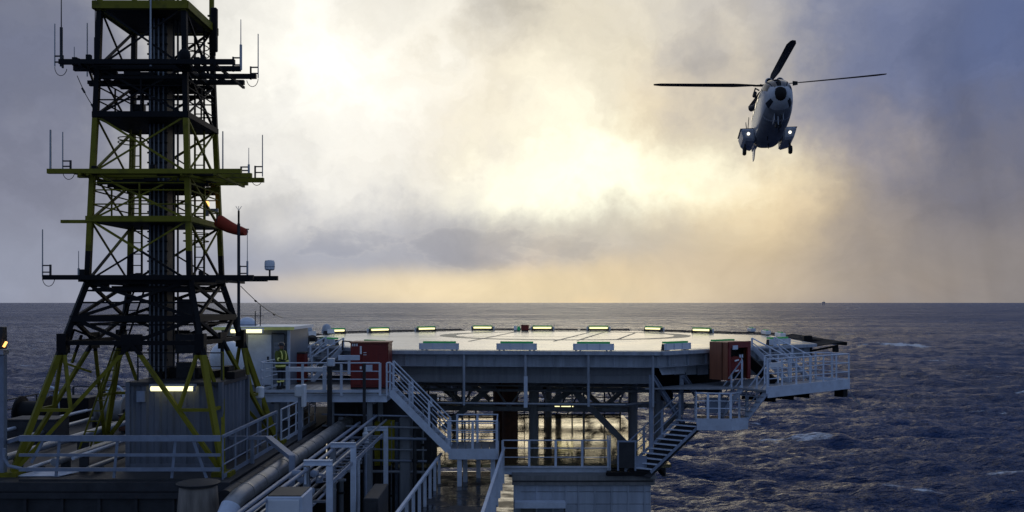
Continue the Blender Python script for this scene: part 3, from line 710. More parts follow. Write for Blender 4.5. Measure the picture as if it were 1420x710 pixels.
railing('railing', [V(-8.0, 51.2, LOWZ), V(6.0, 51.2, LOWZ)], 'dark handrail along the far seaward edge of the lower deck', h=1.05, mat='dark', spacing=2.0)
# light tubes under the deck
def tube_light(name, c, L_, label, group='fluorescent tubes', mat='lamp', hood='dark', th=0.06):
    t = thing(name, c, label, 'light', group)
    MB().box(c.x - L_ / 2 - .04, c.x + L_ / 2 + .04, c.y - .02, c.y + .14, c.z + th, c.z + th + 0.07).build('housing', hood, t)
    MB().tube(c + V(-L_ / 2, 0, 0.02), c + V(L_ / 2, 0, 0.02), th * 0.9, n=10).build('light_tube', mat, t, True)
    for s_ in (-1, 1): MB().box(c.x + s_ * (L_ / 2 + .015) - .02, c.x + s_ * (L_ / 2 + .015) + .02, c.y - .06, c.y + .06, c.z - .05, c.z + th).build('end_cap', hood, t)
    return t
for (x, Y, l, lab) in ((634, 47, 0.78, 'lit tube light under the deck behind the left landing'), (782, 47, 0.95, 'lit tube light hanging under the middle of the deck')):
    c = P(x, 565, Y); tube_light('tube_light', c, l, lab, th=0.07)
    MB().beam(c + V(0, 0.06, 0.14), V(c.x, c.y + .06, gz), 0.03).build('hanger', 'dark', bpy.data.objects[[o.name for o in COL.objects if o.name.startswith('tube_light')][-1]])
# a small ladder stair and kit seen in silhouette under the deck
lad = thing('access_ladder', DK(2.6, -1.0, LOWZ), 'pale rung ladder leaning up under the middle of the deck', 'ladder')
a, b = P(770, 566, 46), P(797, 535, 46)
for dx in (0, 0.55): MB().beam(a + V(dx, 0, -.4), b + V(dx, 0, .3), 0.06).build('rail', 'dark', lad)
for i in range(9): pp = a + (b - a) * (i / 8); MB().beam(pp, pp + V(0.55, 0, 0), 0.04, 0.06).build('rung', 'white', lad)
for (x, Y, lab) in ((617, 45, 'thin cage ladder under the deck behind the left stairs'), (716, 46, 'thin cage ladder under the deck by the rusty pipes')):
    t = thing('cage_ladder', P(x, 600, Y), lab, 'ladder'); a = P(x, 600, Y); b = P(x, 525, Y)
    for dx in (0, 0.4): MB().beam(a + V(dx, 0, 0), b + V(dx, 0, 0), 0.04).build('rail', 'dark', t)
    for i in range(8): pp = a + (b - a) * (i / 8); MB().beam(pp, pp + V(0.4, 0, 0), 0.03).build('rung', 'dark', t)
t = thing('lamp_post', P(755, 600, 44), 'short post with a black box head under the deck', 'post')
MB().beam(P(755, 600, 44), P(755, 545, 44), 0.05).build('pole', 'dark', t); c = P(755, 541, 44); MB().box(c.x - .09, c.x + .09, c.y - .09, c.y + .09, c.z - .1, c.z + .14).build('box_head', 'black', t)

# house below the lower deck
HY0 = 34.8
hs = thing('deckhouse', V(2.7, HY0, -10.5), 'grey panelled deckhouse below the lower deck, at the bottom edge', 'building')
x0, x1 = (712 - 710) / F * HY0, (903 - 710) / F * HY0
ztop = P(0, 672, HY0).z; zb = -11.0
MB().box(x0 + .03, x1 - .03, HY0 + .05, HY0 + 8, zb, ztop).build('wall_core', 'fascia', hs)
MB().box(x0 - .05, x1 + .12, HY0 - .12, HY0 + 8.1, ztop + 0.003, P(0, 659, HY0).z).build('fascia', 'fascia', hs)
MB().box(x0 - .05, x1 + .06, HY0 - .16, HY0 - .123, P(0, 667, HY0).z, P(0, 665.5, HY0).z).build('fascia_seam', 'dark', hs)
xs = [(x - 710) / F * HY0 for x in (721, 744, 767, 785, 802, 825, 848, 871, 894, 903)]
zs = [ztop - 0.01, P(0, 682, HY0).z, P(0, 699, HY0).z, -9.0]
MB().box(x0, xs[0] - .01, HY0 - .02, HY0 + .049, zb, ztop).build('wall_panel', 'panel', hs)
for i in range(9):
    for j in range(3):
        if i < 3 and j == 2: continue
        MB().box(xs[i] + .012, xs[i + 1] - .012, HY0 - .01, HY0 + .049, zs[j + 1] + .01, zs[j] - .01).build('wall_panel', 'panel', hs, bevel=0.006)
for x in xs[:-1]: MB().box(x - .03, x + .03, HY0 - .045, HY0 - .012, zb, ztop).build('rib', 'panel', hs)
MB().box(xs[0] - .2, xs[3] - .05, HY0 - .5, HY0 - .05, P(0, 701, HY0).z, P(0, 693, HY0).z).build('canopy', 'light', hs)
d_ = MB().box(xs[1] + .02, xs[3] - .1, HY0 - .03, HY0 + .04, zb, P(0, 702, HY0).z).build('door', 'grey', hs)
MB().box(xs[3] - .25, xs[3] - .2, HY0 - .07, HY0 - .031, -8.0, -7.9).build('handle', 'dark', d_)
# dark tray with a tipped edge on its right end
c = P(876, 657, 34.5)
tr = thing('roof_tray', c, 'black shallow tray on the right end of the deckhouse roof', 'tray')
MB().hexa([P(840, 659, 34.4), P(905, 660, 34.4), P(903, 657, 35.6), P(840, 656, 35.6), P(841, 655, 34.4), P(905, 655.5, 34.4), P(902, 651.5, 35.6), P(842, 651.5, 35.6)]).build('tray', 'black', tr)
MB().hexa([P(902, 664, 34.4), P(912, 664, 34.4), P(912, 664, 34.9), P(902, 664, 34.9), P(903, 655, 34.4), P(909, 659, 34.4), P(906, 651, 34.9), P(900, 650, 34.9)]).build('end_flap', 'fascia', tr)

# ================================================================== MAIN DECK FLOOR, PLATFORM MODULES
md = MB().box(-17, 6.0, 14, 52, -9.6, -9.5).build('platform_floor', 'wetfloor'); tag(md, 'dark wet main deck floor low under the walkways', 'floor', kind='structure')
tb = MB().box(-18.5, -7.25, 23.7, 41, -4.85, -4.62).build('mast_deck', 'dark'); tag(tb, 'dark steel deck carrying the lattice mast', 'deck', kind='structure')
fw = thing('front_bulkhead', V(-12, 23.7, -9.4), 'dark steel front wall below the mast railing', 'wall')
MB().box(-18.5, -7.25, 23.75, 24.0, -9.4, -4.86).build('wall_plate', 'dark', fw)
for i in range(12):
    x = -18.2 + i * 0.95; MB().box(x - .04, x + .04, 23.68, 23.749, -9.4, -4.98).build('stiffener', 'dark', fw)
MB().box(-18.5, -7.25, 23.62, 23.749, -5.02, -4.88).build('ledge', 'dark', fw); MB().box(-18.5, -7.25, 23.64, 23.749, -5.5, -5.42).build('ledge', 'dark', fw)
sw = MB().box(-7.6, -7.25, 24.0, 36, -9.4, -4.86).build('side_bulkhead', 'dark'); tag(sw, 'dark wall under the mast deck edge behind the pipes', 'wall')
# struts holding the platform above the sea (out of sight from here)
jk = thing('platform_jacket', V(-5, 38, SEA_Z - 2), 'steel legs of the platform standing in the sea', 'structure')
for (x, y) in ((-14, 20), (-14, 48), (4, 20), (4, 48)): MB().tube(V(x, y, SEA_Z - 4), V(x, y, -9.6), 1.1, n=20).build('leg', 'girder', jk, True)

# fence in front of the mast deck
t = thing('railing', V(-13, 24, -4.6), 'low front railing along the mast deck with leaning posts', 'railing')
zt_ = P(0, 607, 24).z
for (y, h, mt) in ((607, 0.15, 'grey'), (630, 0.07, 'grey'), (650, 0.09, 'grey'), (665, 0.07, 'dark')):
    z = P(0, y, 24).z; MB().box(P(30, 0, 24).x, P(307, 0, 24).x, 23.86, 23.93, z - h / 2, z + h / 2).build('handrail' if y == 607 else 'mid_rail', mt, t)
for (xa, ya, xb, yb) in ((62, 611, 46, 641), (85, 611, 80, 660), (165, 611, 160, 662), (245, 611, 240, 662), (270, 611, 288, 662)):
    MB().beam(P(xa, ya, 24) + V(0, -.09, 0), P(xb, yb, 24) + V(0, -.09, 0), 0.07, 0.03, up=(0, 1, 0)).build('post', 'grey', t)
MB().beam(P(30, 607, 24), P(0, 617, 25), 0.1).build('handrail', 'grey', t); MB().path([P(30, 650, 24), P(12, 646, 24), P(5, 634, 24), P(6, 622, 24)], 0.045, 8).build('end_loop', 'grey', t, True)
railing('railing', [V(-7.55, 24.1, -4.6), V(-7.55, 29.6, -4.6)], 'grey railing up the right side of the mast deck', h=1.1, spacing=1.1, mids=(0.33, 0.66), mat='grey', flat_top=True)
railing('railing', [V(-7.55, 30.2, -4.6), V(-7.55, 35.4, -4.6)], 'pale railing running under the left landing', h=1.1, spacing=0.95, mids=(0.33, 0.66), mat='light', post_w=(0.14, 0.03))
gp = thing('support_frame', P(383, 610, 25.5), 'bent grey pipe support frame beside the mast railing', 'frame')
q0, q1, q2, q3 = P(318, 607, 26.5), P(372, 607, 26.5), P(405, 634, 24.5), P(405, 675, 24.5)
MB().beam(q0, q1, 0.14, 0.10).build('beam', 'grey', gp); MB().beam(q1, q2, 0.18, 0.12).build('beam', 'grey', gp); MB().beam(q2 + V(0, 0, .05), q3, 0.14, 0.14).build('post', 'grey', gp)
MB().beam(P(350, 607, 26.5), P(350, 650, 26.5), 0.09).build('post', 'grey', gp)

# ================================================================== LATTICE MAST
MX, MY = -10.52, 27.45
LV = [(8.40, 2.40), (6.68, 2.48), (5.30, 2.56), (3.68, 2.68), (2.33, 2.77), (0.60, 2.88), (-0.45, 3.44), (-1.12, 3.80), (-4.58, 5.64)]
def mc(i, k, f=1.0):
    z, s = LV[i]; s *= f; return V(MX + s / 2 * (-1, 1, 1, -1)[k], MY + s / 2 * (-1, -1, 1, 1)[k], z)
mast = thing('lattice_mast', V(MX, MY, -4.6), 'tall black and yellow steel lattice mast full of antennas', 'mast')
def mem(p, q, w, name='brace', h=None): return MB().beam(p, q, w, h).build(name, 'mast', mast)
for k in range(4):
    for i in range(8):
        w = 0.145 if i < 5 else 0.145
        mem(mc(i, k), mc(i + 1, k), w, 'leg')
    top = mc(0, k); mem(top, top + V(0, 0, 1.6), 0.12, 'leg')
    c = mc(8, k); MB().box(c.x - .25, c.x + .25, c.y - .25, c.y + .25, -4.62, -4.5).build('base_plate', 'mast', mast)
    c = mc(7, k); MB().beam(c + V(0, 0, .26), c - V(0, 0, .28), 0.26).build('gusset', 'mast', mast)
for f in range(4):
    a, b = f, (f + 1) % 4
    for i in range(5):                                   # X-braced bays
        mem(mc(i, a), mc(i + 1, b), 0.062); mem(mc(i, b), mc(i + 1, a), 0.045)
        mem(mc(i, a), mc(i, b), 0.12, 'girt')
    mem(mc(5, a), mc(5, b), 0.15, 'girt')
    mem(mc(6, a), mc(6, b), 0.20, 'girt', 0.17); mem(mc(6, a) + V(0, 0, -.17), mc(6, b) + V(0, 0, -.17), 0.05, 'girt')
    mem(mc(5, a), mc(6, b), 0.085); mem(mc(5, b), mc(6, a), 0.085)
    for z_ in (0.34, 0.0):
        t = (0.60 - z_) / 1.05; mem(mc(5, a).lerp(mc(6, a), t), mc(5, b).lerp(mc(6, b), t), 0.05, 'girt')
    mem(mc(7, a), mc(7, b), 0.12, 'girt')
    mid = (mc(7, a) + mc(7, b)) / 2
    MB().obox(mid, (mc(7, b) - mc(7, a)).normalized() * 0.28, (mc(7, b) - mc(7, a)).normalized().cross(V(0, 0, 1)) * 0.04, V(0, 0, 0.24)).build('gusset', 'mast', mast)
    mem(mc(6, a), mid, 0.10); mem(mc(6, b), mid, 0.10)
    for e_ in (a, b):
        foot = mc(8, e_); mm = mid.lerp(foot, 0.52)
        mem(mid, foot, 0.10); mem(mc(7, e_), mm, 0.085); mem(mm, mc(7, e_).lerp(mc(8, e_), 0.52), 0.085, 'girt')
def plat(i, over, th=0.10, dz=0.0, edge=0.16):
    z, s = LV[i]; z += dz; h = s / 2 + over
    f = MB().box(MX - h, MX + h, MY - h, MY + h, z - th / 2, z + th / 2).build('platform', 'black', mast)
    for (ax, ay, bx, by) in ((-h, -h, h, -h), (h, -h, h, h), (h, h, -h, h), (-h, h, -h, -h)):
        mem(V(MX + ax * 1.01, MY + ay * 1.01, z + th * .3), V(MX + bx * 1.01, MY + by * 1.01, z + th * .3), 0.05, 'edge_beam', edge)
plat(0, 0.13, edge=0.22); plat(2, 0.05); plat(4, 0.07)
for i in (2, 4):                                          # guard rails on the walkways
    z, s = LV[i]; h = s / 2
    for hz in (0.45, 0.85, 1.05):
        for (ax, ay, bx, by) in ((-h, -h, h, -h), (h, -h, h, h), (h, h, -h, h), (-h, h, -h, -h)):
            MB().tube(V(MX + ax, MY + ay, z + hz), V(MX + bx, MY + by, z + hz), 0.022, n=6).build('guard_rail', 'mast', mast, True)
    for (ax, ay) in ((0, -h), (h, 0), (0, h), (-h, 0)): MB().beam(V(MX + ax, MY + ay, z), V(MX + ax, MY + ay, z + 1.06), 0.04).build('guard_post', 'mast', mast)
# the cable riser up the middle
rs = MB().box(MX - .17, MX + .37, MY - .3, MY + .3, -2.2, 9.6).build('cable_riser', 'dark', mast)
for i in range(40):
    z = -2.0 + i * 0.29; MB().box(MX - .20, MX + .40, MY - .335, MY - .302, z, z + 0.05).build('riser_band', 'black', rs)
for dx in (-.12, 0.0, 0.13, 0.27): MB().box(MX + dx, MX + dx + .035, MY - .37, MY - .336, -2.2, 9.4).build('cable', 'girder', rs)
for dx in (.50, .62): MB().tube(V(MX + dx, MY - .1, -2.2), V(MX + dx, MY - .1, 9.4), 0.03, n=6).build('conduit', 'dark', mast, True)
# grating boxes and panels on the antenna levels
for i, z in ((1, 6.5), (3, 3.5), (5, 0.48)):
    h = LV[i][1] / 2
    MB().box(MX - h * .75, MX + h * .9, MY - h * .5, MY + h * .9, z - .05, z).build('grating', 'black', mast)
    for k in range(5):
        y = MY - h + k * h / 2; MB().box(MX - h * .9, MX + h * .95, y - .04, y + .04, z - .16, z - .06).build('cable_tray', 'black', mast)
for (x, y, z, w, h) in ((MX + .95, MY - .3, -0.25, .5, .7), (MX + .95, MY - .3, -1.2, .6, .55), (MX + .95, MY - .3, -2.0, .55, .5), (MX - .9, MY + .8, 5.9, .35, .3)):
    MB().box(x - w / 2, x + w / 2, y - .12, y + .12, z - h / 2, z + h / 2).build('junction_box', 'dark', mast, bevel=0.015)
# ladders with safety hoops
def ladder(p, q, across, name='ladder', hoops=()):
    p, q, ac = Vector(p), Vector(q), Vector(across)
    l = MB().beam(p, q, 0.05).build(name, 'mast', mast); MB().beam(p + ac, q + ac, 0.05).build('stile', 'mast', l)
    n = int((q - p).length / 0.3)
    for i in range(n): c = p + (q - p) * ((i + .5) / n); MB().beam(c, c + ac, 0.03).build('rung', 'mast', l)
    for hpos in hoops:
        c = p + (q - p) * hpos + ac / 2
        MB().path([c + V(math.cos(t) * 0.36, -0.3 + math.sin(t) * 0.42, 0) for t in np.linspace(0, 2 * math.pi, 18, endpoint=False)], 0.016, 5, True).build('safety_hoop', 'mast', l, True)
ladder(V(MX - .95, MY + .5, 5.3), V(MX - .95, MY + .5, 6.7), (0.3, 0, 0))
ladder(V(MX - .95, MY + .3, 2.35), V(MX - .95, MY + .3, 5.2), (0.3, 0, 0), hoops=(0.84, 0.88))
ladder(V(MX - .85, MY + .2, 0.6), V(MX - .85, MY + .2, 2.3), (0.28, 0, 0))
ladder(V(MX + .85, MY + .7, 0.6), V(MX + .85, MY + .7, 8.4), (0.28, 0, 0), hoops=(0.16, 0.19, 0.88, 0.91))
ladder(V(MX - 2.15, MY - .6, -4.5), V(MX - .75, MY + .2, 0.5), (0.3, 0, 0))
pl = MB().beam(P(92, 476, 26.5), P(102, 456, 26.5), .04).build('cage_frame', 'mast', mast)
for (a, b) in (((102, 457), (133, 469)), ((88, 503), (127, 516)), ((113, 465), (100, 503)), ((102, 457), (88, 503))): MB().beam(P(*a, 26.6), P(*b, 26.8), 0.06).build('cage_bar', 'mast', mast)
# outrigger arms
def arm(x0, x1, y, z, r=0.066):
    return MB().beam(V(x0, y, z), V(x1, y, z), r * 2).build('outrigger', 'mast', mast)
ARM = {}
for (key, z, rows) in (('hi', 6.70, ((25.7, -12.60, -7.72), (26.45, -12.55, -7.78), (27.35, -12.0, -7.58), (28.1, -12.1, -8.15))),
                       ('mid', 3.66, ((25.75, -12.95, -7.55), (26.6, -12.5, -7.50), (27.6, -12.2, -7.42), (28.3, -12, -8.1))),
                       ('low', 0.70, ((25.7, -13.05, -7.20), (26.6, -12.4, -6.75), (27.9, -12.6, -7.4)))):
    for (y, xa, xb) in rows: arm(xa, xb, y, z)
    for x in (-12.0, -8.25): MB().beam(V(x, 25.6, z - .09), V(x, 28.4, z - .09), 0.07).build('outrigger_tie', 'mast', mast)
    for s_ in (-1, 1):
        x = MX + s_ * 1.3; MB().beam(V(x, 25.7, z - .09), V(MX + s_ * 2.0, 27.6, z - .09), 0.06).build('outrigger_tie', 'mast', mast)
rm_ = random.Random(9)
for z in (6.62, 3.58, 0.62):
    for k in range(16):
        x = MX + rm_.uniform(-1.6, 1.6); y = MY + rm_.uniform(-1.5, 1.3); l = rm_.uniform(.3, .9); h = rm_.uniform(-.18, .1)
        MB().box(x - l / 2, x + l / 2, y - .05, y + .05, z + h - .05, z + h + .05).build('equipment_bar', 'black', mast)
    for k in range(5):
        x = MX + rm_.uniform(-1.9, 1.9); y = MY - 1.6 + rm_.uniform(-.1, .3)
        MB().box(x - .07, x + .07, y - .06, y + .06, z + .02, z + rm_.uniform(.12, .32)).build('clamp_box', 'black', mast, bevel=.01)
MB().box(-12.72, -11.9, 26.0, 26.1, 2.24, 2.33).build('outrigger', 'mast', mast)
MB().box(MX + 1.12, MX + 1.55, MY + .9, MY + 1.0, 3.4, 3.55).build('bracket', 'mast', mast)

# antennas
def whip(x, y0, y1, Y, label, r=0.018, thick=None, mat='galv', loop=False, arm_to=None, brk=True):
    a, b = P(x, y1, Y), P(x, y0, Y)
    t = thing('whip_antenna', a, label, 'antenna', 'antennas on the lattice mast')
    if thick: c = P(x, thick, Y); MB().tube(a, c, r * 2.1, n=8).build('base_tube', mat, t, True); MB().tube(c, b, r * 0.8, r * .6, n=6).build('rod', mat, t, True)
    else: MB().tube(a, b, r, r * .8, n=6).build('rod', mat, t, True)
    if brk:
        for f in (0.10, 0.24):
            c = a.lerp(b, f); s = 1 if (arm_to or MX) > a.x else -1
            MB().beam(c, c + V(s * 0.22, 0, 0), 0.035).build('clamp', 'dark', t)
        MB().beam(a + V(s * .22, 0, -.05), a.lerp(b, .26) + V(s * .22, 0, 0), 0.045).build('clamp_post', 'dark', t)
    if loop:
        s = 1 if MX > a.x else -1
        MB().path([a + V(s * (0.17 - 0.17 * math.cos(q)), 0, -0.02 - 0.24 * math.sin(q)) for q in np.linspace(0, math.pi * .93, 12)], 0.010, 5).build('cable_loop', 'pvc', t, True)
    return t
whip(76, 33, 92, 25.7, 'thin rod antenna at the far left tip of the top antenna level', loop=True)
whip(85, -8, 92, 25.7, 'tall rod antenna with thick lower half at the left of the top antenna level', 0.02, 38, brk=False, mat='dark')
whip(103, 65, 98, 26.45, 'short thin rod antenna on the left arm of the top antenna level', 0.013, brk=False)
whip(121, 32, 106, 27.35, 'medium rod antenna left of the mast leg at the top antenna level', 0.02, brk=False)
whip(132, -10, 82, 26.2, 'very tall thin antenna with stubby base beside the left mast leg', 0.016, 52, mat='dark', brk=False)
whip(334, 27, 97, 26.45, 'bracketed rod antenna on the right arm of the top antenna level', 0.018, 62)
whip(358, 47, 108, 27.35, 'thin rod antenna at the far right tip of the top antenna level', loop=True)
whip(209, -10, 92, 26.0, 'pale vertical pole in front of the upper mast', 0.03, mat='galv', brk=False)
whip(70, 180, 236, 25.75, 'thick pale rod antenna at the left tip of the yellow antenna level', 0.03, mat='galv', brk=False)
whip(87, 183, 236, 25.9, 'thinner rod antenna with hanging cable loop on the yellow antenna level', loop=True, mat='galv')
whip(309, 182, 240, 26.6, 'single rod antenna close to the right mast leg on the yellow antenna level', 0.022, mat='galv', brk=False)
whip(345, 205, 240, 26.6, 'short rod antenna on the right arm of the yellow antenna level', 0.015, 228)
whip(364, 187, 245, 27.6, 'rod antenna with cable loop at the right tip of the yellow antenna level', loop=True)
whip(59, 318, 384, 25.7, 'rod antenna at the left tip of the lowest antenna level', loop=True)
whip(109, 348, 385, 26.6, 'short rod antenna standing near the left leg at the lowest antenna level', 0.015, 372, brk=False)
whip(343, 317, 386, 26.6, 'thin rod antenna beside the tall pole at the lowest antenna level', 0.014, 362)
t = thing('lightning_pole', P(331, 455, 26.9), 'tall thin pole with spiked tip right of the mast', 'pole')
MB().tube(P(331, 460, 26.9), P(331, 310, 26.9), 0.045, n=8).build('pole', 'dark', t, True); MB().tube(P(331, 310, 26.9), P(331, 292, 26.9), 0.03, n=8).build('tip_tube', 'black', t, True)
for k in (-1, 0, 1): MB().beam(P(331, 292, 26.9), P(331 + 4 * k, 286, 26.9), 0.012).build('spike', 'galv', t)
c = P(374, 374, 26.6)
t = thing('radome', c, 'small white cylinder radome on an arm at the right of the mast', 'radome')
MB().lathe(c + V(0, 0, -.02), [(0.10, 0), (0.14, 0.03), (0.145, 0.10), (0.145, 0.24), (0.12, 0.285), (0.05, 0.30)], 20).build('cover', 'white', t, True)
MB().lathe(c + V(0, 0, 0.075), [(0.1475, 0), (0.1475, 0.02)], 20).build('seam_band', 'grey', t, True)
MB().beam(c + V(0, 0, -.02), V(c.x, c.y, 0.66), 0.045).build('stem', 'dark', t); MB().beam(V(c.x, c.y, 0.67), V(-7.2, c.y, .67), 0.05).build('arm', 'dark', t)
c = P(297, 42, 28.3)
t = thing('panel_antenna', c, 'black upright panel antenna beside the top right mast leg', 'antenna')
MB().box(c.x - .10, c.x + .10, c.y - .08, c.y + .08, P(0, 72, 28.3).z, P(0, 11, 28.3).z).build('panel', 'black', t, bevel=0.03)
MB().tube(P(298, 72, 28.3), P(298, 77, 28.3), 0.03, n=8).build('connector', 'black', t)
for y in (22, 60): MB().beam(P(288, y, 28.4), P(296, y, 28.4), 0.05).build('clamp', 'black', t)
c = P(256, 80, 25.9)
t = thing('obstruction_light', c, 'dark domed beacon by the front right leg of the top antenna level', 'beacon')
MB().lathe(c - V(0, 0, .1), [(0.10, -.08), (0.16, 0), (0.16, 0.2)] + [(0.16 * math.cos(R(q)), .2 + .16 * math.sin(R(q))) for q in (25, 50, 75)], 16).build('dome', 'black', t, True); MB().box(c.x - .2, c.x + .2, c.y - .12, c.y + .12, c.z - .26, c.z - .185).build('base', 'black', t)
c = P(287, 284, 28.6)
t = thing('warning_light', c, 'orange red warning lamp on the mast walkway rail', 'beacon')
MB().lathe(c, [(0.05, -.06), (0.07, -.03), (0.07, .06), (0.04, .11)], 12).build('lamp', MAT['orangelamp'], t, True); MB().box(c.x - .06, c.x + .06, c.y - .05, c.y + .05, c.z - .35, c.z - .062).build('bracket', 'galv', t)
MB().box(c.x - .02, c.x + .35, c.y - .03, c.y + .03, c.z - .24, c.z - .12).build('mount_plate', 'galv', t)
# windsock
a = P(304, 307, 27.6); b = P(341, 322, 27.2)
t = thing('windsock', a, 'limp dark red windsock streaming right from the mast walkway', 'windsock')
pts = [a.lerp(b, f) + V(0, 0, -0.05 * math.sin(f * 3.1)) for f in (0, .2, .4, .6, .8, 1)]
MB().path(pts, [0.20, 0.19, 0.175, 0.155, 0.14, 0.10], 14).build('sleeve', 'sock', t, True)
MB().path([a + V(-.01, math.cos(q) * .205, math.sin(q) * .205) for q in np.linspace(0, 2 * math.pi, 16, endpoint=False)], 0.014, 5, True).build('hoop', 'dark', t, True)
MB().beam(P(300, 315, 27.6), P(345, 318, 27.4), 0.035).build('swing_arm', 'mast', t)
# guy wires
for (p, q, nm) in ((P(107, 105, 26.4), P(136, 155, 26.2), 'thin stay wire from the top antenna level to the left mast leg'), (P(334, 397, 26.7), P(392, 441, 34), 'thin stay wire running from the mast down to the cabin roof')):
    t = thing('stay_wire', p, nm, 'wire'); MB().path([p.lerp(q, f) - V(0, 0, 0.12 * math.sin(f * math.pi)) for f in np.linspace(0, 1, 8)], 0.012, 5).build('wire', 'pvc', t, True)
    for f in (0.3, 0.75): c = p.lerp(q, f) - V(0, 0, .11); MB().tube(c - (q - p).normalized() * .08, c + (q - p).normalized() * .08, 0.03, n=8).build('turnbuckle', 'dark', t, True)

# ---------------------------------------------------------------- equipment container inside the mast base
ct = thing('equipment_container', V(-9.45, 25.9, -4.6), 'grey corrugated steel container standing between the mast legs', 'container')
cx0, cx1, cy0, cy1, cz0, cz1 = P(178, 0, 25.75).x, -8.12, 25.75, 28.3, -4.6, -2.22
def corrug(axis, a0, a1, fixed, sgn, name='corrugated_wall', pitch=0.36, dep=0.05):
    vs_ = []; fs_ = []; n = int((a1 - a0) / pitch); pr = []
    for i in range(n):
        o = a0 + (a1 - a0) * i / n; w = (a1 - a0) / n; pr += [(o, 0), (o + w * .35, 0), (o + w * .5, dep), (o + w * .85, dep)]
    pr.append((a1, 0))
    for (a, d) in pr:
        for z in (cz0 + .1, cz1 - .1): vs_.append((a, fixed + sgn * d, z) if axis == 'x' else (fixed + sgn * d, a, z))
    for i in range(len(pr) - 1): fs_.append((2 * i, 2 * i + 2, 2 * i + 3, 2 * i + 1))
    MB().add(vs_, fs_).build(name, 'container', ct)
corrug('x', cx0, cx1, cy0, 1); corrug('y', cy0, cy1, cx1, -1)
MB().box(cx0 + .06, cx1 - .06, cy0 + .06, cy1 - .02, cz0, cz1 - .05).build('core', 'container', ct)
for (x, y) in ((cx0, cy0), (cx1, cy0), (cx1, cy1)): MB().box(x - .06, x + .06, y - .06, y + .06, cz0, cz1).build('corner_post', 'container', ct)
MB().box(cx0 - .05, cx1 + .05, cy0 - .05, cy1 + .05, cz1 - .1, cz1).build('roof', 'dark', ct); MB().box(cx0 + .06, cx1 - .06, cy0 - .03, cy0 + .05, cz0, cz0 + .1).build('base_rail', 'container', ct)
MB().box(cx0 + .25, cx0 + .48, cy0 - .06, cy0 + .02, cz1 - .55, cz1 - .25).build('wall_box', 'grey', ct)
tube_light('tube_light', P(239, 540, 25.55), 1.18, 'lit yellow tube light on the front of the corrugated container', hood='grey', th=0.075)
railing('railing', [V(cx0, 26.4, cz1), V(-8.3, 26.4, cz1)], 'thin guard rail on the container roof at the mast foot', h=0.78, spacing=0.8, mids=(0.5,), mat='dark', toe=0, post_w=(0.04, 0.03), rail_r=0.018)
t = thing('cable_tray', V(-9.6, 27.4, cz1), 'black jumble of cable trays on the container roof', 'cable tray')
for i in range(7): x = cx0 + .3 + i * .35; MB().box(x, x + .25, 26.8 + (i % 3) * .3, 27.9, cz1 + .003, cz1 + .2 + .12 * (i % 2)).build('tray', 'black', t)

# ---------------------------------------------------------------- clutter on the mast deck
def crate(name, c, w, d, h, mat, label, cat):
    t = thing(name, c, label, cat)
    MB().box(c.x - w / 2, c.x + w / 2, c.y - d / 2, c.y + d / 2, c.z + .06, c.z + h).build('body', mat, t, bevel=0.02)
    MB().box(c.x - w / 2 - .02, c.x + w / 2 + .02, c.y - d / 2 - .02, c.y + d / 2 + .02, c.z + h + .002, c.z + h + .05).build('lid', 'dark', t)
    for s_ in (-1, 1): MB().box(c.x + s_ * w * .35 - .05, c.x + s_ * w * .35 + .05, c.y - d / 2, c.y + d / 2, c.z, c.z + .058).build('skid', 'dark', t)
    return t
MD = -4.61
crate('storage_box', V(-15.9, 31, MD), 1.6, 1.0, 0.7, 'dark', 'low dark storage box at the far left of the mast deck', 'box')
crate('storage_box', V(-16.9, 36, MD), 1.2, 1.0, 0.9, 'black', 'black storage box behind the mast at the far left', 'box')
crate('pump_unit', V(-13.4, 33.0, MD), 1.0, 0.8, 0.6, 'rustbrown', 'rusty brown pump box on the deck behind the left mast legs', 'pump')
crate('valve_cabinet', V(-12.0, 35.6, MD), 1.3, 0.6, 1.1, 'dark', 'dark cabinet behind the mast in the gap left of the container', 'cabinet')
c = V(-17.3, 33.5, MD)
t = thing('hose_drum', c, 'big black hose drum at the left behind the mast', 'drum')
MB().lathe(c + V(0, 0, .62), [(0.1, -.55), (.6, -.55), (.6, -.48), (.42, -.46), (.42, .46), (.6, .48), (.6, .55), (.1, .55)], 24, 'X').build('drum', 'black', t, True)
for s_ in (-1, 1): MB().box(c.x + s_ * .62 - .04, c.x + s_ * .62 + .04, c.y - .4, c.y + .4, c.z, c.z + .7).build('stand', 'dark', t)
c = V(-14.9, 34.5, MD)
t = thing('hose_drum', c, 'grey hose drum behind the yellow left mast legs', 'drum')
MB().lathe(c + V(0, 0, .58), [(0.1, -.5), (.55, -.5), (.55, -.44), (.4, -.42), (.4, .42), (.55, .44), (.55, .5), (.1, .5)], 24, 'X').build('drum', 'fascia', t, True)
for s_ in (-1, 1): MB().box(c.x + s_ * .57 - .04, c.x + s_ * .57 + .04, c.y - .4, c.y + .4, c.z, c.z + .66).build('stand', 'dark', t)
for (x, y, rr, lab) in ((-17.8, 35.5, 0.36, 'pale pipe hoop over the rail at the far left'), (-15.6, 36.3, .32, 'pale pipe hoop sticking up behind the left mast leg'), (-12.75, 37.0, 0.55, 'large pale pipe hoop behind the mast left of the container')):
    t = thing('goose_neck_vent', V(x, y, MD), lab, 'vent pipe', 'vent hoops behind the mast')
    MB().path([V(x - rr, y, MD)] + [V(x - rr * math.cos(q), y, MD + 1.0 + rr * math.sin(q)) for q in np.linspace(0, math.pi, 12)] + [V(x + rr, y, MD + .45)], 0.05, 8).build('pipe', 'light', t, True)
    MB().lathe(V(x + rr, y, MD + .33), [(.09, 0), (.09, .12)], 10).build('mouth', 'dark', t)
    MB().lathe(V(x - rr, y, MD), [(.12, 0), (.12, .04)], 10).build('flange', 'dark', t)
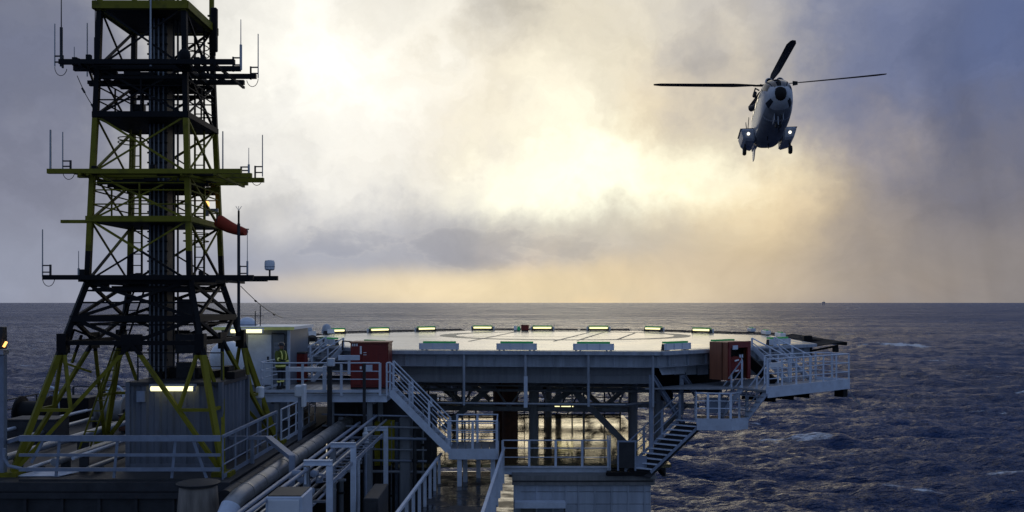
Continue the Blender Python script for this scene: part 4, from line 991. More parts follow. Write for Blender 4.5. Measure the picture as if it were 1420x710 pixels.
for i, (x, y0, y1, r, mt) in enumerate(((-14.6, 25.0, 36, .06, 'light'), (-14.2, 25.0, 38, .05, 'galv'), (-13.5, 24.6, 33, .09, 'grey'), (-12.9, 24.6, 38, .05, 'light'), (-12.3, 24.8, 36, .11, 'galv'), (-11.7, 24.6, 34, .05, 'light'), (-11.3, 24.6, 31, .07, 'galv'), (-15.6, 25.5, 38, .08, 'galv'), (-16.5, 27, 38, .06, 'light'))):
    nth = ('first', 'second', 'third', 'fourth', 'fifth', 'sixth', 'rightmost')
    lab = ['thin pale pipe on the mast deck crossing the front left leg', 'galvanised pipe next to the thin pale pipe by the left leg', 'grey pipe running back under the left mast bracing', 'pale pipe running back through the left mast bay', 'thick galvanised pipe through the middle of the mast deck', 'thin pale pipe just left of the container', 'galvanised pipe hugging the container side', 'galvanised pipe left of the mast legs', 'leftmost pale pipe on the mast deck'][i]
    t = thing('deck_pipe', V(x, y0, MD), lab, 'pipe', 'pipes across the mast deck')
    z = MD + .18 + (i % 3) * .14
    MB().tube(V(x, y0, z), V(x + .2, y1, z), r, n=10).build('pipe', mt, t, True)
    for k in range(3): y = y0 + .6 + (y1 - y0 - 1) * k / 2; MB().box(x - .1, x + .14 + .1 * k, y - .04, y + .04, MD, z - r * .6).build('saddle', 'dark', t)
for (x, y, w, d, lab) in ((-12.6, 24.7, 1.2, .5, 'pale plate lying behind the front railing in the middle'), (-13.6, 25.2, .7, .3, 'pale plate lying behind the front railing at the left')):
    t = thing('deck_plate', V(x, y, MD), lab, 'plate'); MB().hexa([(x - w / 2, y - d / 2, MD + .004), (x + w / 2, y - d / 2, MD + .004), (x + w / 2 + .3, y + d / 2, MD + .03), (x - w / 2 + .3, y + d / 2, MD + .03)] + [(x - w / 2, y - d / 2, MD + .02), (x + w / 2, y - d / 2, MD + .02), (x + w / 2 + .3, y + d / 2, MD + .05), (x - w / 2 + .3, y + d / 2, MD + .05)]).build('plate', 'light', t)
railing('railing', [V(-18.3, 38.5, MD), V(-11.8, 38.5, MD)], 'dark railing along the seaward edge behind the mast', h=1.1, mat='dark', spacing=1.3)
railing('railing', [V(-18.2, 30.0, MD), V(-18.2, 38.0, MD)], 'dark railing along the far left edge of the mast deck', h=1.1, mat='dark', spacing=1.3)

# post with orange lamp at the left edge of the picture
t = thing('lamp_column', P(3, 640, 24.5), 'grey column with a small orange lamp at the left picture edge', 'lamp post')
c0, c1 = P(3, 640, 24.5), P(3, 492, 24.5)
MB().box(c0.x - .3, c0.x + .09, c0.y - .1, c0.y + .1, -4.62, c1.z).build('column', 'grey', t, bevel=0.02)
c = P(0, 470, 24.5); MB().box(c.x - .3, c.x + .13, c.y - .12, c.y + .12, P(0, 484, 24.5).z, P(0, 453, 24.5).z).build('head_box', 'dark', t, bevel=0.02)
MB().box(c.x - .2, c.x + .16, c.y - .14, c.y + .14, P(0, 491.5, 24.5).z, P(0, 485, 24.5).z).build('collar', 'galv', t)
MB().beam(P(5, 481, 24.3), P(9, 474, 24.3), 0.05).build('orange_lamp', 'orangelamp', t)

# white dome and the cabin behind the mast
c = P(316, 495, 32.5)
t = thing('satellite_dome', V(c.x, c.y, -4.6), 'large white radar dome behind the right mast legs', 'radome')
MB().lathe(c - V(0, 0, .1), [(0.46, -.42), (0.58, -.2)] + [(0.62 * math.cos(R(q)), .1 + .62 * math.sin(R(q)) * 0.95) for q in (-10, 5, 20, 35, 50, 62, 74, 84)], 32).build('dome', 'domewhite', t, True)
MB().lathe(V(c.x, c.y, -4.6), [(0.35, 0), (0.35, .06), (.18, .1), (.18, c.z - .52 + 4.6)], 16).build('pedestal', 'dark', t, True)
MB().box(c.x - .6, c.x + .6, c.y - .5, c.y + .5, c.z - .62, c.z - .53).build('base_ring', 'dark', t)

WZ = -3.2                                                   # both side landings
cb = thing('cabin', V(-10.5, 36, -4.6), 'blue-grey steel cabin with a pale roof edge behind the mast', 'building')
MB().box(-11.3, -8.62, 35.9, 39.0, -4.6, -1.05).build('wall', 'cabin', cb)
rf = MB().box(-11.5, -8.42, 35.6, 39.2, -1.047, -0.93).build('roof', 'white', cb); MB().box(-11.52, -8.4, 35.57, 35.597, -1.06, -0.95).build('roof_edge', 'reflective_glow', rf)
d_ = MB().box(-10.25, -9.35, 35.84, 35.897, WZ, -1.25).build('door', 'light', cb, bevel=.01); MB().box(-9.5, -9.44, 35.8, 35.838, -2.3, -2.1).build('handle', 'dark', d_)
w_ = MB().box(-9.25, -8.75, 35.87, 35.897, -2.6, -1.55).build('louvre_panel', 'grey', cb)
for i in range(6): MB().box(-9.22, -8.78, 35.84, 35.868, -2.5 + i * .16, -2.42 + i * .16).build('slat', 'cabin', w_)
MB().box(-8.72, -8.62, 35.8, 35.897, -4.6, -1.05).build('corner_post', 'light', cb); MB().path([V(-9.3, 35.78, -1.2), V(-8.85, 35.78, -1.2), V(-8.8, 35.78, -1.25), V(-8.8, 35.78, -3.0)], 0.03, 6).build('conduit', 'dark', cb, True)
MB().box(-11.1, -10.5, 35.86, 35.897, -2.4, -1.5).build('window', 'glasspane', cb)
c = P(390, 437, 36.6)
tube_light('tube_light', P(342, 460, 35.4), 1.2, 'lit tube light under the cabin roof edge', hood='light', th=0.08)
t = thing('roof_antenna', V(-9.9, 36.6, -.93), 'small rod antennas on the cabin roof', 'antenna')
for (x, y0) in ((361, 424), (354, 431)): a = P(x, y0, 36.6); MB().tube(V(a.x, 36.6, -.93), a, 0.02, n=6).build('rod', 'dark', t)
MB().beam(P(334, 438, 36.6), P(366, 438, 36.6), 0.03).build('cross_bar', 'dark', t)
c = P(343, 448, 37.5)
t = thing('roof_hatch', V(c.x, 37.5, -.93), 'pale domed cover on the cabin roof behind the mast leg', 'hatch')
MB().lathe(V(c.x, 37.5, -.93), [(.35, 0), (.34, .18), (.2, .3), (.05, .34)], 20).build('cover', 'light', t, True); MB().lathe(V(c.x, 37.5, -.93), [(.4, 0), (.4, .05)], 20).build('flange', 'grey', t)

# ---------------------------------------------------------------- left landing, stairs, red cabinet
t = thing('stair_landing', V(-7, 33.2, WZ), 'grey grating landing with red cabinet beside the left deck edge', 'platform')
lx0, lx1, ly0, ly1 = P(362, 0, 32.8).x, P(536, 0, 32.8).x, 32.8, 36.0
n = 14
for i in range(n):
    x = lx0 + (lx1 - lx0) * i / n; MB().box(x + .012, x + (lx1 - lx0) / n - .012, ly0, ly1, WZ - .05, WZ).build('grating_panel', 'galv', t)
MB().ibeam(V(lx0, ly0 + .06, WZ - .2), V(lx1, ly0 + .06, WZ - .2), 0.12, 0.28).build('edge_beam', 'light', t)
MB().ibeam(V(lx1 - .06, ly0 + .15, WZ - .2), V(lx1 - .06, ly1, WZ - .2), 0.12, 0.28).build('edge_beam', 'light', t)
for x in (lx0 + .3, -7.2, lx1 - .5): MB().ibeam(V(x, ly0 + .2, WZ - .28), V(x, ly1, WZ - .28), 0.14, 0.3).build('joist', 'girder', t)
for (x, y) in ((-6.45, 32.95), (-5.1, 33.1), (-8.4, 33.0), (-5.1, 35.8)): MB().ibeam(V(x, y, -9.5), V(x, y, WZ - .35), .18, .18).build('post', 'girder', t)
railing('railing', [V(lx0, ly1 - .2, WZ), V(lx0 - .12, ly0 + .5, WZ), V(lx0 + .1, ly0, WZ), V(P(527, 0, 32.8).x, ly0, WZ)], 'grey railing along the front of the left landing', h=1.05, spacing=1.3, mids=(.45, .72), mat='light', toe=0.1)
for (x, y0, y1, w, nm) in ((457, 500, 590, .15, 'thick dark post standing in front of the left landing railing'), (505, 504, 590, .09, 'thin dark post in front of the red cabinet')):
    c = P(x, 0, 32.5); tag(MB().box(c.x - w / 2, c.x + w / 2, 32.45, 32.6, -9.5, P(0, y0, 32.5).z).build('post', 'dark'), nm, 'post')
bpy.data.objects['post'] if 'post' in bpy.data.objects else None
# sign board back on a post, small box, white bin
c = P(484, 520, 32.6); t = thing('sign_board', c, 'pale blank T-shaped board on a post before the red cabinet', 'sign')
MB().beam(P(484, 519, 32.6), P(484, 499, 32.6), .09, .04).build('post', 'light', t); a = P(469, 499.5, 32.58); b = P(499, 492.5, 32.58); MB().box(a.x, b.x, 32.54, 32.58, a.z, b.z).build('board', 'light', t, bevel=.008)
c = P(459, 508, 32.5); t = thing('control_box', c, 'small pale control box on top of the thick dark post', 'box')
a = P(454, 508, 32.4); b = P(463.5, 497, 32.4); MB().box(a.x, b.x, 32.36, 32.56, a.z, b.z).build('body', 'white', t, bevel=.015); MB().box(a.x + .03, b.x - .03, 32.345, 32.359, a.z + .04, b.z - .04).build('cover', 'light', t)
a = P(409, 556, 30.5); b = P(422, 534, 30.5)
t = thing('equipment_cover', V((a.x + b.x) / 2, 30.5, a.z), 'white rounded plastic cover on a stand under the left landing', 'cover')
MB().box(a.x, b.x, 30.4, 30.7, a.z + .12, b.z).build('cover', 'white', t, bevel=.05); MB().box(b.x - .08, b.x + .03, 30.39, 30.72, a.z - .2, b.z + .02).build('side_shell', 'white', t, bevel=.02)
MB().box((a.x + b.x) / 2 - .06, (a.x + b.x) / 2 + .06, 30.5, 30.6, -4.6, a.z + .12).build('stand', 'grey', t)
a = P(355, 552, 29.6); b = P(366, 536, 29.6)
t = thing('lamp_housing', V((a.x + b.x) / 2, 29.6, a.z), 'white cylinder lamp housing beside the right yellow mast leg', 'lamp')
MB().lathe(V((a.x + b.x) / 2, 29.6, a.z), [(.10, 0), (.13, .03), (.13, .33), (.09, .37)], 16).build('housing', 'white', t, True); MB().box((a.x + b.x) / 2 - .04, (a.x + b.x) / 2 + .04, 29.56, 29.64, -4.6, a.z).build('pole', 'grey', t)
a = P(414, 504, 33.2); b = P(462, 512, 33.2)
t = thing('light_box', a, 'long pale light box hung inside the left landing railing', 'box')
MB().box(P(401, 0, 33.2).x, P(448, 0, 33.2).x, 33.1, 33.3, P(0, 514, 33.2).z, P(0, 509, 33.2).z).build('body', 'white', t, bevel=.01)
for x in (399, 450): q = P(x, 0, 33.2); MB().box(q.x - .06, q.x + .06, 33.14, 33.26, WZ, P(0, 508, 33.2).z).build('leg', 'light', t)

rx0, rx1 = P(486, 0, 34.2).x, P(538.5, 0, 34.2).x
rc = thing('fire_cabinet', V((rx0 + rx1) / 2, 34.4, WZ), 'tall dark red fire equipment cabinet on the left landing', 'cabinet')
zt_ = P(0, 476, 34.2).z
MB().box(rx0, rx1, 34.2, 35.3, WZ + .05, zt_).build('body', 'red', rc, bevel=.015)
MB().box(rx0 - .03, rx1 + .03, 34.16, 35.34, zt_ + .002, zt_ + .05).build('roof', 'orange', rc)
xm = P(502, 0, 34.2).x
d1 = MB().box(xm + .02, rx1 - .05, 34.165, 34.198, WZ + .15, zt_ - .08).build('door', 'red', rc, bevel=.008)
d2 = MB().box(rx0 + .04, xm - .02, 34.165, 34.198, WZ + .15, zt_ - .08).build('door', 'red', rc, bevel=.008)
for (x, y0, y1) in ((499, 480, 491), (499, 508, 512)): q = P(x, y0, 34.15); w = P(x + 2.6, y1, 34.15); MB().box(q.x, w.x, 34.15, 34.163, w.z, q.z).build('label_strip', 'white', d2)
for yy in (489, 492): q = P(504, yy, 34.15); MB().box(q.x, q.x + .11, 34.155, 34.164, q.z - .012, q.z + .012).build('marking', 'white', d1)
for xx in (488, 491, 494): q = P(xx, 479, 34.15); MB().box(q.x, q.x + .05, 34.155, 34.164, q.z - .03, q.z + .06).build('marking', 'white', d2)
c = P(511, 510, 34.0); MB().box(c.x - .12, c.x + .12, 34.12, 34.164, c.z - .12, c.z + .1).build('sign_plate', 'light', d1)
MB().box(rx0, rx1, 34.25, 35.25, WZ, WZ + .048).build('plinth', 'dark', rc)
rr_ = P(410, 0, 36.4)
t = thing('fire_cabinet', V(-8.2, 37, WZ), 'partly hidden dark red cabinet between the cabin and the deck stairs', 'cabinet')
MB().box(-8.75, -8.32, 37.0, 37.6, WZ, -2.05).build('body', 'red', t, bevel=.02); MB().box(-8.7, -8.37, 36.97, 36.998, WZ + .1, -2.15).build('door', 'red', t); MB().box(-8.78, -8.29, 36.98, 37.63, -2.048, -2.0).build('roof', 'dark', t)
MB().box(-8.4, -5.0, 36.02, 40.5, WZ - .1, WZ - .005).build('walkway_floor', 'dark', bpy.data.objects['stair_landing'])
# left deck stairs, going up onto the deck edge between their rails
ltop = octs(0, 1.0, 0) + UL * 3.4 + NL * 0.15; ltop.z = DZ
lb = ltop + NL * 1.45; lb.z = WZ
ltop2, lb2 = ltop, lb
stair('deck_stairs', ltop, lb, UL * 1.5, 'railed stairs from the left landing up to the helideck', h=1.0, h_top=.36, mids=(0.5,))
railing('railing', [octs(0, 1.0, DZ) + UL * 5.2 + NL * .1, octs(0, 1.0, DZ) + UL * 7.2 + NL * .1 + V(0, 0, 0)], 'low dark deck-edge rail by the left stairs', h=0.32, spacing=.7, mids=(), mat='dark', toe=0)
railing('railing', [octs(0, 1.0, DZ) + UL * 1.0 + NL * .3, octs(0, 1.0, DZ) + UL * 3.2 + NL * .3], 'low dark deck-edge rail above the red cabinet', h=0.25, spacing=.7, mids=(), mat='dark', toe=0)
# stairs down from the left landing to the mid landing
LZ = -5.3
sy = 33.1
st_top = V(P(541, 0, sy).x, sy, WZ); st_bot = V(P(622, 0, sy).x, sy, LZ)
stair('landing_stairs', st_top, st_bot, V(0, 0.95, 0), 'long grey staircase sloping down right from the left landing', n=11, h=1.05, mids=(0.35, 0.68), stringer=0.26)
railing('railing', [V(lx1, ly0 + .05, WZ), st_top + V(0, 0, 0)], 'short corner rail at the head of the left staircase', h=1.05, spacing=.5, mids=(.35, .68), toe=0)
t = thing('stair_landing', V(-1.5, 33, LZ), 'grey railed landing at the foot of the left staircase', 'platform')
a0, a1 = st_bot.x, P(689, 0, sy).x
for i in range(6): x = a0 + (a1 - a0) * i / 6; MB().box(x + .01, x + (a1 - a0) / 6 - .01, sy, sy + 1.9, LZ - .05, LZ).build('grating_panel', 'galv', t)
MB().box(a0, a1, sy - .05, sy - .003, LZ - .32, LZ + .06).build('edge_channel', 'light', t); MB().box(a1 + .003, a1 + .05, sy, sy + 1.9, LZ - .32, LZ + .06).build('edge_channel', 'light', t)
for (x, y) in ((P(637, 0, sy).x, sy + .1), (P(645, 0, sy + .8).x, sy + .9), (a1 - .15, sy + .3), (P(661, 0, sy).x, sy + 1.7)): MB().ibeam(V(x, y, -8.6), V(x, y, LZ - .06), .16, .16).build('leg', 'light', t)
railing_parts(t, [V(a0, sy, LZ), V(a1, sy, LZ), V(a1, sy + 1.9, LZ), V(a0 + .2, sy + 1.9, LZ)], h=1.05, spacing=.72, mids=(.36, .68), toe=0)
t = thing('life_ring_box', V(-2.0, 34.6, LZ), 'pale wire basket standing on the lower left landing', 'basket')
q = P(650, 600, 34.3)
for i in range(6): q2 = V(q.x + .06 * i - .15, 34.3, LZ); MB().beam(q2, q2 + V(0, 0, .42), .018).build('wire', 'galv', t)
for z in (.05, .22, .40): MB().beam(V(q.x - .17, 34.3, LZ + z), V(q.x + .17, 34.3, LZ + z), .02).build('hoop', 'galv', t)
# walkway with finned handrails coming toward us below the landing
FZ = -6.6
wk = thing('walkway', V(-1.7, 30, FZ), 'dark wet walkway floor between the two finned handrails', 'walkway')
MB().box(-3.0, -0.5, 23, 36, FZ - .06, FZ).build('floor', 'wetfloor', wk)
for (p, q, lab) in ((V(-3.12, 23.0, FZ), V(-2.62, 34.2, FZ), 'handrail with upright flat fins left of the dark walkway'), (V(-.80, 23.0, FZ), V(-.30, 34.6, FZ), 'handrail with upright flat fins right of the dark walkway')):
    t = thing('finned_handrail', p, lab, 'railing', 'finned handrails of the lower walkway')
    z = 1.0 if p.x < -2 else 1.15
    MB().beam(p + V(0, 0, z), q + V(0, 0, z), .09, .08).build('handrail', 'light', t)
    n = 9
    for i in range(n): c = p.lerp(q, (i + .5) / n); MB().obox(c + V(.0, 0, z / 2 - .06), V(.05, 0, 0), V(0, .015, 0), V(0, 0, z / 2 - .0)).build('fin', 'light', t)
stair('inner_stairs', P(592, 640, 37.0), P(552, 668, 37.0), V(0, .8, 0), 'dim stairs with handrails deep below the left staircase', h=.85, mat='girder', mids=(.35, .68), n=6)
# green escape sign
c = P(562, 616, 34.8); t = thing('exit_sign', c, 'small green escape route sign with arrow below the left staircase', 'sign')
MB().box(c.x - .09, c.x + .09, 34.78, 34.81, c.z - .26, c.z + .26).build('plate', 'sign_green', t)
MB().add([(c.x - .055, 34.775, c.z - .10), (c.x + .055, 34.775, c.z - .10), (c.x, 34.775, c.z - .21)], [(0, 1, 2)]).add([(c.x - .018, 34.775, c.z - .1), (c.x + .018, 34.775, c.z - .1), (c.x + .018, 34.775, c.z - .0), (c.x - .018, 34.775, c.z - .0)], [(0, 1, 2, 3)]).build('arrow', 'white', t)
MB().add([(c.x - .05, 34.775, c.z + .05), (c.x + .05, 34.775, c.z + .05), (c.x + .05, 34.775, c.z + .2), (c.x - .05, 34.775, c.z + .2)], [(0, 1, 2, 3)]).build('pictogram', 'white', t)
MB().beam(c + V(0, .03, .25), V(c.x, c.y + .03, WZ - .4), .03).build('hanger', 'dark', t)

# ---------------------------------------------------------------- right hand stairs and walkway
rt = thing('side_walkway', V(10.5, 34.5, WZ), 'grey railed walkway jutting out over the sea at the right', 'walkway')
wa = P(1064, 541, 33.7); wa.z = WZ; wb = wa + UR * 5.6
for i in range(10):
    p = wa + UR * (5.6 * i / 10); q = wa + UR * (5.6 * (i + 1) / 10) - UR * .02
    MB().hexa([p + V(0, 0, -.05), q + V(0, 0, -.05), q - NR * 1.5 + V(0, 0, -.05), p - NR * 1.5 + V(0, 0, -.05), p, q, q - NR * 1.5, p - NR * 1.5]).build('grating_panel', 'galv', rt)
MB().beam(wa + NR * .03 + V(0, 0, -.08), wb + NR * .03 + V(0, 0, -.08), .05, .40).build('edge_channel', 'light', rt)
MB().beam(wb + UR * .03 + V(0, 0, -.08), wb + UR * .03 - NR * 1.5 + V(0, 0, -.08), .05, .40).build('edge_channel', 'light', rt)
for f in (0.12, 0.33, 0.52): p = wa + UR * 5.6 * f; MB().ibeam(p - NR * 1.6 + V(0, 0, -.4), p + V(0, 0, -.4) - NR * .1, .14, .18).build('bearer', 'black', rt)
MB().obox(wb + V(0, 0, -.4) - NR * .2 - UR * .25, UR * .16, NR * .2, V(0, 0, .2)).build('end_shoe', 'black', rt)
p = wb + V(0, 0, -.35) - UR * .1; MB().beam(p, p + V(.55, 0, -.62), .035).build('stay', 'galv', rt)
railing_parts(rt, [wa, wb, wb - NR * 1.5, wb - NR * 1.5 - UR * 3.6], h=1.12, spacing=.95, mids=(.36, .68), toe=0)
pb = wa + UR * .5 - NR * .35
MB().obox(pb + UR * .5 + V(0, 0, .86), UR * .42, NR * .03, V(0, 0, .09)).build('sign_plate', 'white', rt)
# stairs up to the deck
rtop = octs(1, 1.0, 0) + UR * 5.6 + NR * .15; rtop.z = DZ; rb = rtop + NR * 1.75; rb.z = WZ
stair('deck_stairs', rtop, rb, UR * 1.6, 'railed stairs from the right walkway up to the helideck', h=1.0, h_top=.36, mids=(.5,), n=7)
MB().beam(octs(1, 1, DZ - .2) + UR * 4.6 + NR * .3, octs(1, 1, WZ) + UR * 4.6 + NR * 1.9, .12, .4).build('cheek_plate', 'black', rt)
mdk = MB()
p = wa - NR * 1.5; mdk.hexa([p + V(0, 0, -.09), p + UR * 4.5 + V(0, 0, -.09), p + UR * 4.5 - NR * 2.2 + V(0, 0, -.09), p - NR * 2.2 - UR * 2.5 + V(0, 0, -.09), p + V(0, 0, -.04), p + UR * 4.5 + V(0, 0, -.04), p + UR * 4.5 - NR * 2.2 + V(0, 0, -.04), p - NR * 2.2 - UR * 2.5 + V(0, 0, -.04)])
mdk.build('inner_floor', 'girder', rt)
# orange-brown cabinet with its open red end
oc = thing('hose_cabinet', P(1000, 527, 36.0), 'orange-brown cabinet with an open dark red end under the right deck edge', 'cabinet')
z0, z1 = P(0, 526, 36).z, P(0, 474, 36).z
A = P(984, 0, 36.2); B = P(1010, 0, 35.4); C_ = P(1040, 0, 36.4); A.z = B.z = C_.z = 0
D_ = A + (C_ - B)
MB().add([A + V(0, 0, z0), B + V(0, 0, z0), C_ + V(0, 0, z0), D_ + V(0, 0, z0), A + V(0, 0, z1), B + V(0, 0, z1), C_ + V(0, 0, z1), D_ + V(0, 0, z1)], [(0, 1, 5, 4), (2, 3, 7, 6), (3, 0, 4, 7), (4, 5, 6, 7)]).build('body', 'orange', oc)
u = (C_ - B).normalized(); o = V(u.y, -u.x, 0)
MB().add([B + V(0, 0, z0) - o * .3, C_ + V(0, 0, z0) - o * .3, C_ + V(0, 0, z1) - o * .3, B + V(0, 0, z1) - o * .3], [(0, 1, 2, 3)]).build('inside_panel', 'black', oc)
L_ = (C_ - B).length
for (f0, f1, mt) in ((0.0, .09, 'red'), (.86, 1.0, 'red')): MB().obox(B + u * L_ * (f0 + f1) / 2 + V(0, 0, (z0 + z1) / 2), u * L_ * (f1 - f0) / 2, o * .03, V(0, 0, (z1 - z0) / 2)).build('frame_post', mt, oc)
MB().obox(B + u * L_ / 2 + V(0, 0, z1 - .1) + o * .01, u * L_ / 2, o * .035, V(0, 0, .12)).build('header', 'red', oc)
sg = MB().obox(B + u * L_ * .52 + V(0, 0, z1 - .55) + o * .05, u * .17, o * .01, V(0, 0, .10)).build('sign_plate', 'black', oc)
for k in (-1, 1): MB().obox(B + u * (L_ * .52 + k * .075) + V(0, 0, z1 - .55) + o * .065, u * .05, o * .004, V(0, 0, .06)).build('symbol', 'light', sg)
MB().obox(B + u * L_ * .25 + V(0, 0, z1 - .2) + o * .06, u * .16, o * .02, V(0, 0, .08)).build('lamp_box', 'light', oc)
MB().lathe(B + u * L_ * .35 - o * .05 + V(0, 0, z0 + .6), [(.05, -.12), (.32, -.12), (.32, .12), (.05, .12)], 18, 'Y').build('hose_drum', 'red', oc, True)
for z in (.35, .75): MB().beam(B + u * .3 + V(0, 0, z0 + z) + o * .1, B + u * .75 + V(0, 0, z0 + z + .06) + o * .1, .05).build('grab_bar', 'white', oc)
# mid landing and flights
MZ = -4.42
ma = P(966, 582, 34.6); ma.z = MZ
ml = thing('stair_landing', ma + UR * .7, 'small grey railed landing hanging at the right between two flights', 'platform')
ex1 = 1.25
c0_, c1_, c2_, c3_ = ma, ma + V(1.25, -.12, 0), ma + V(2.0, .35, 0), ma + V(2.2, 1.3, 0); c4_ = ma + V(.2, 1.4, 0)
poly = [(v.x, v.y) for v in (c0_, c1_, c2_, c3_, c4_)]
MB().prism(poly, MZ - .06, MZ).build('floor', 'galv', ml)
for (p, q) in ((c0_, c1_), (c1_, c2_)):
    MB().beam(p + V(0, -.03, -.14), q + V(0, -.03, -.14), .05, .44).build('edge_channel', 'light', ml)
railing_parts(ml, [c4_, c0_, c1_, c2_], h=1.02, spacing=.5, mids=(.45, .72), toe=0)
MB().obox((c0_ + c4_) / 2 + V(.9, .35, .45), V(.45, 0, 0), V(0, .03, 0), V(0, 0, .3)).build('screen', 'grey', ml)
f2b = c2_ + V(-.05, .05, 0); f2t = V(wa.x, wa.y, WZ) + V(.05, .05, 0)
stair('upper_flight', f2t, f2b, -NR * 1.15, 'steep short flight between the right landing and the sea walkway', n=6, h=1.05, mids=(.36, .68), stringer=.24)
lb0 = P(893, 652, 34.2); lb0.z = LOWZ; lt0 = V(c0_.x + .35, c0_.y + .1, MZ)
stair('lower_flight', lt0, lb0 + V(.25, 0, 0), V(-.85, .62, 0), 'open grey flight climbing right from the lower deck', td=.10, n=11, h=.95, mids=(.36, .68), stringer=.10, mat='grey', tread_mat='light', rails=(False, True))
lf = bpy.data.objects['lower_flight']; lf['_w'] = tuple(lb0 + V(.25, 0, 0))
q0 = lb0 + V(.25, 0, 0); MB().hexa([q0 + V(0, .03, -.2), lt0 + V(0, .03, -.2), lt0 + V(-.85, .62, -.2), q0 + V(-.85, .62, -.2), q0 + V(0, .03, -.17), lt0 + V(0, .03, -.17), lt0 + V(-.85, .62, -.17), q0 + V(-.85, .62, -.17)]).build('tread_gap_shade', 'dark', lf)  # dark sheet added under the treads as shade in their gaps
t = thing('mesh_gate', P(860, 648, 34.6), 'dark mesh gate panel at the foot of the right flight', 'gate')
a, b = P(857, 649, 34.6), P(881, 612, 34.6)
MB().box(a.x + .03, b.x - .03, 34.6, 34.62, a.z, b.z - .03).build('mesh_sheet', 'dark', t)
for x in (a.x, b.x): MB().box(x - .03, x + .03, 34.57, 34.65, a.z - .1, b.z + .04).build('post', 'grey', t)
MB().box(a.x + .032, b.x - .032, 34.58, 34.64, b.z - .03, b.z + .03).build('top_bar', 'grey', t); MB().box(b.x + .032, P(897, 0, 34.6).x, 34.6, 34.63, a.z - .05, P(0, 632, 34.6).z).build('kick_sheet', 'grey', t)
for x in (843, 846): q = P(x, 0, 35.3); tag(MB().box(q.x - .025, q.x + .025, 35.27, 35.33, LOWZ - .25, P(0, 604, 35.3).z).build('gate_post', 'light'), 'slim pale gate post left of the dark gate panel, %s of a pair' % ('left' if x == 843 else 'right'), 'post', 'pair of slim gate posts')
# braced dark lattice gantry seen behind the right props
for (x0, y0, x1, y1, Y, lab) in ((915, 598, 952, 560, 41, 'dark sloping brace behind the right props'),):
    tag(MB().ibeam(P(x0, y0, Y), P(x1, y1, Y), .2, .2).build('stay_beam', 'girder'), lab, 'beam')
q = P(935, 528, 38.5)
t = thing('deck_bracket', q, 'black bulky bracket under the right deck corner', 'bracket')
MB().hexa([P(908, 540, 37.5), P(1000, 545, 38.5), P(1000, 545, 40), P(908, 540, 40), P(905, 508, 37.5), P(1000, 512, 38.5), P(1000, 512, 40), P(905, 508, 40)]).build('block', 'black', t, bevel=.08)
MB().tube(P(925, 555, 38.5), P(925, 538, 38.5), .25, n=14).build('foot', 'black', t, True)

# ---------------------------------------------------------------- pipes, ducts and frames at the left bottom
def duct(pts, r, label, mat='duct', bands=0, name='duct'):
    t = thing(name, pts[0], label, 'pipe'); pts = [Vector(p) for p in pts]
    b = MB().path(pts, r, 20).build('pipe', mat, t, True)
    for i in range(bands):
        f = (i + .5) / bands; c = pts[-2].lerp(pts[-1], f); d = (pts[-1] - pts[-2]).normalized()
        MB().tube(c - d * .05, c + d * .05, r * 1.05, n=20).build('clamp_band', mat, t, True)
    return t
DR = .21
duct([V(-6.45, 20.55, -6.2), V(-6.45, 20.6, -5.2), V(-6.42, 20.72, -4.82), V(-6.36, 20.95, -4.58), V(-6.3, 21.3, -4.48), V(-6.15, 34.5, -4.45)], DR, 'large shiny lagged duct with an elbow at its near end', bands=12)
t = bpy.data.objects['duct']
MB().path([V(-6.45, 20.55, -6.2), V(-6.45, 20.6, -5.2), V(-6.42, 20.72, -4.82), V(-6.37, 20.92, -4.60)], .222, 20).build('blue_elbow', 'light', t, True)
for z in (-5.6, -5.3, -5.05): MB().tube(V(-6.45, 20.58, z), V(-6.45, 20.59, z - .05), .245, n=20).build('elbow_ring', 'grey', t, True)
duct([V(-7.0, 22.5, -4.75), V(-6.85, 35, -4.65)], .18, 'dark pipe running back between the duct and the mast deck wall', 'dark', 6)
duct([V(-5.62, 18.4, -4.32), V(-5.45, 33, -4.30)], .05, 'thin pale pipe just right of the large duct', 'grey', 6, 'pipe')
duct([V(-5.22, 18.0, -4.15), V(-4.9, 22.5, -4.0), V(-4.85, 33, -4.05)], .045, 'pale pipe resting on the rack frames', 'grey', 8, 'pipe')
duct([V(-5.45, 18.2, -4.55), V(-5.15, 30, -4.5)], .045, 'lower thin pipe behind the white cabinet', 'galv', 4, 'pipe')
duct([V(-4.62, 22.0, -4.2), V(-4.5, 33, -4.2)], .04, 'thin pipe along the right ends of the rack frames', 'galv', 4, 'pipe')
t = thing('pipe_clamp', V(-4.95, 22.2, -4.4), 'cluster of blue-grey valves where the thin pipes meet', 'valve')
for i in range(6):
    c = V(-5.15 + .1 * i, 22.1 + .1 * (i % 3), -4.1 - .14 * (i % 4)); MB().lathe(c, [(.05, -.12), (.09, -.1), (.09, .1), (.05, .12)], 12, 'XYZ'[i % 3]).build('valve_body', 'grey', t, True)
MB().tube(V(-4.95, 22.1, -4.35), V(-4.95, 22.1, -3.95), .03, n=8).build('stem', 'light', t, True)
for (Y, px, py, lab) in ((22.2, 457, 645, 'nearest light blue-grey pipe rack frame at the bottom'), (25.2, 490, 620, 'middle light blue-grey pipe rack frame'), (31.2, 535, 597, 'farthest pale pipe rack frame')):
    t = thing('pipe_rack_frame', V(-4.4, Y, -9.4), lab, 'frame', 'pipe rack frames in a row')
    q = P(px, py, Y); w = .14
    MB().ibeam(V(q.x, Y, -9.5), V(q.x, Y, q.z - .02), w, w, .022).build('post', 'light', t); MB().ibeam(V(q.x + w / 2, Y, q.z + .06), V(q.x - .62, Y, q.z + .06), .12, .13, .02).build('beam', 'light', t)
    MB().ibeam(V(q.x - .55, Y, -9.5), V(q.x - .55, Y, q.z - .03), w, w, .022).build('post', 'girder', t)
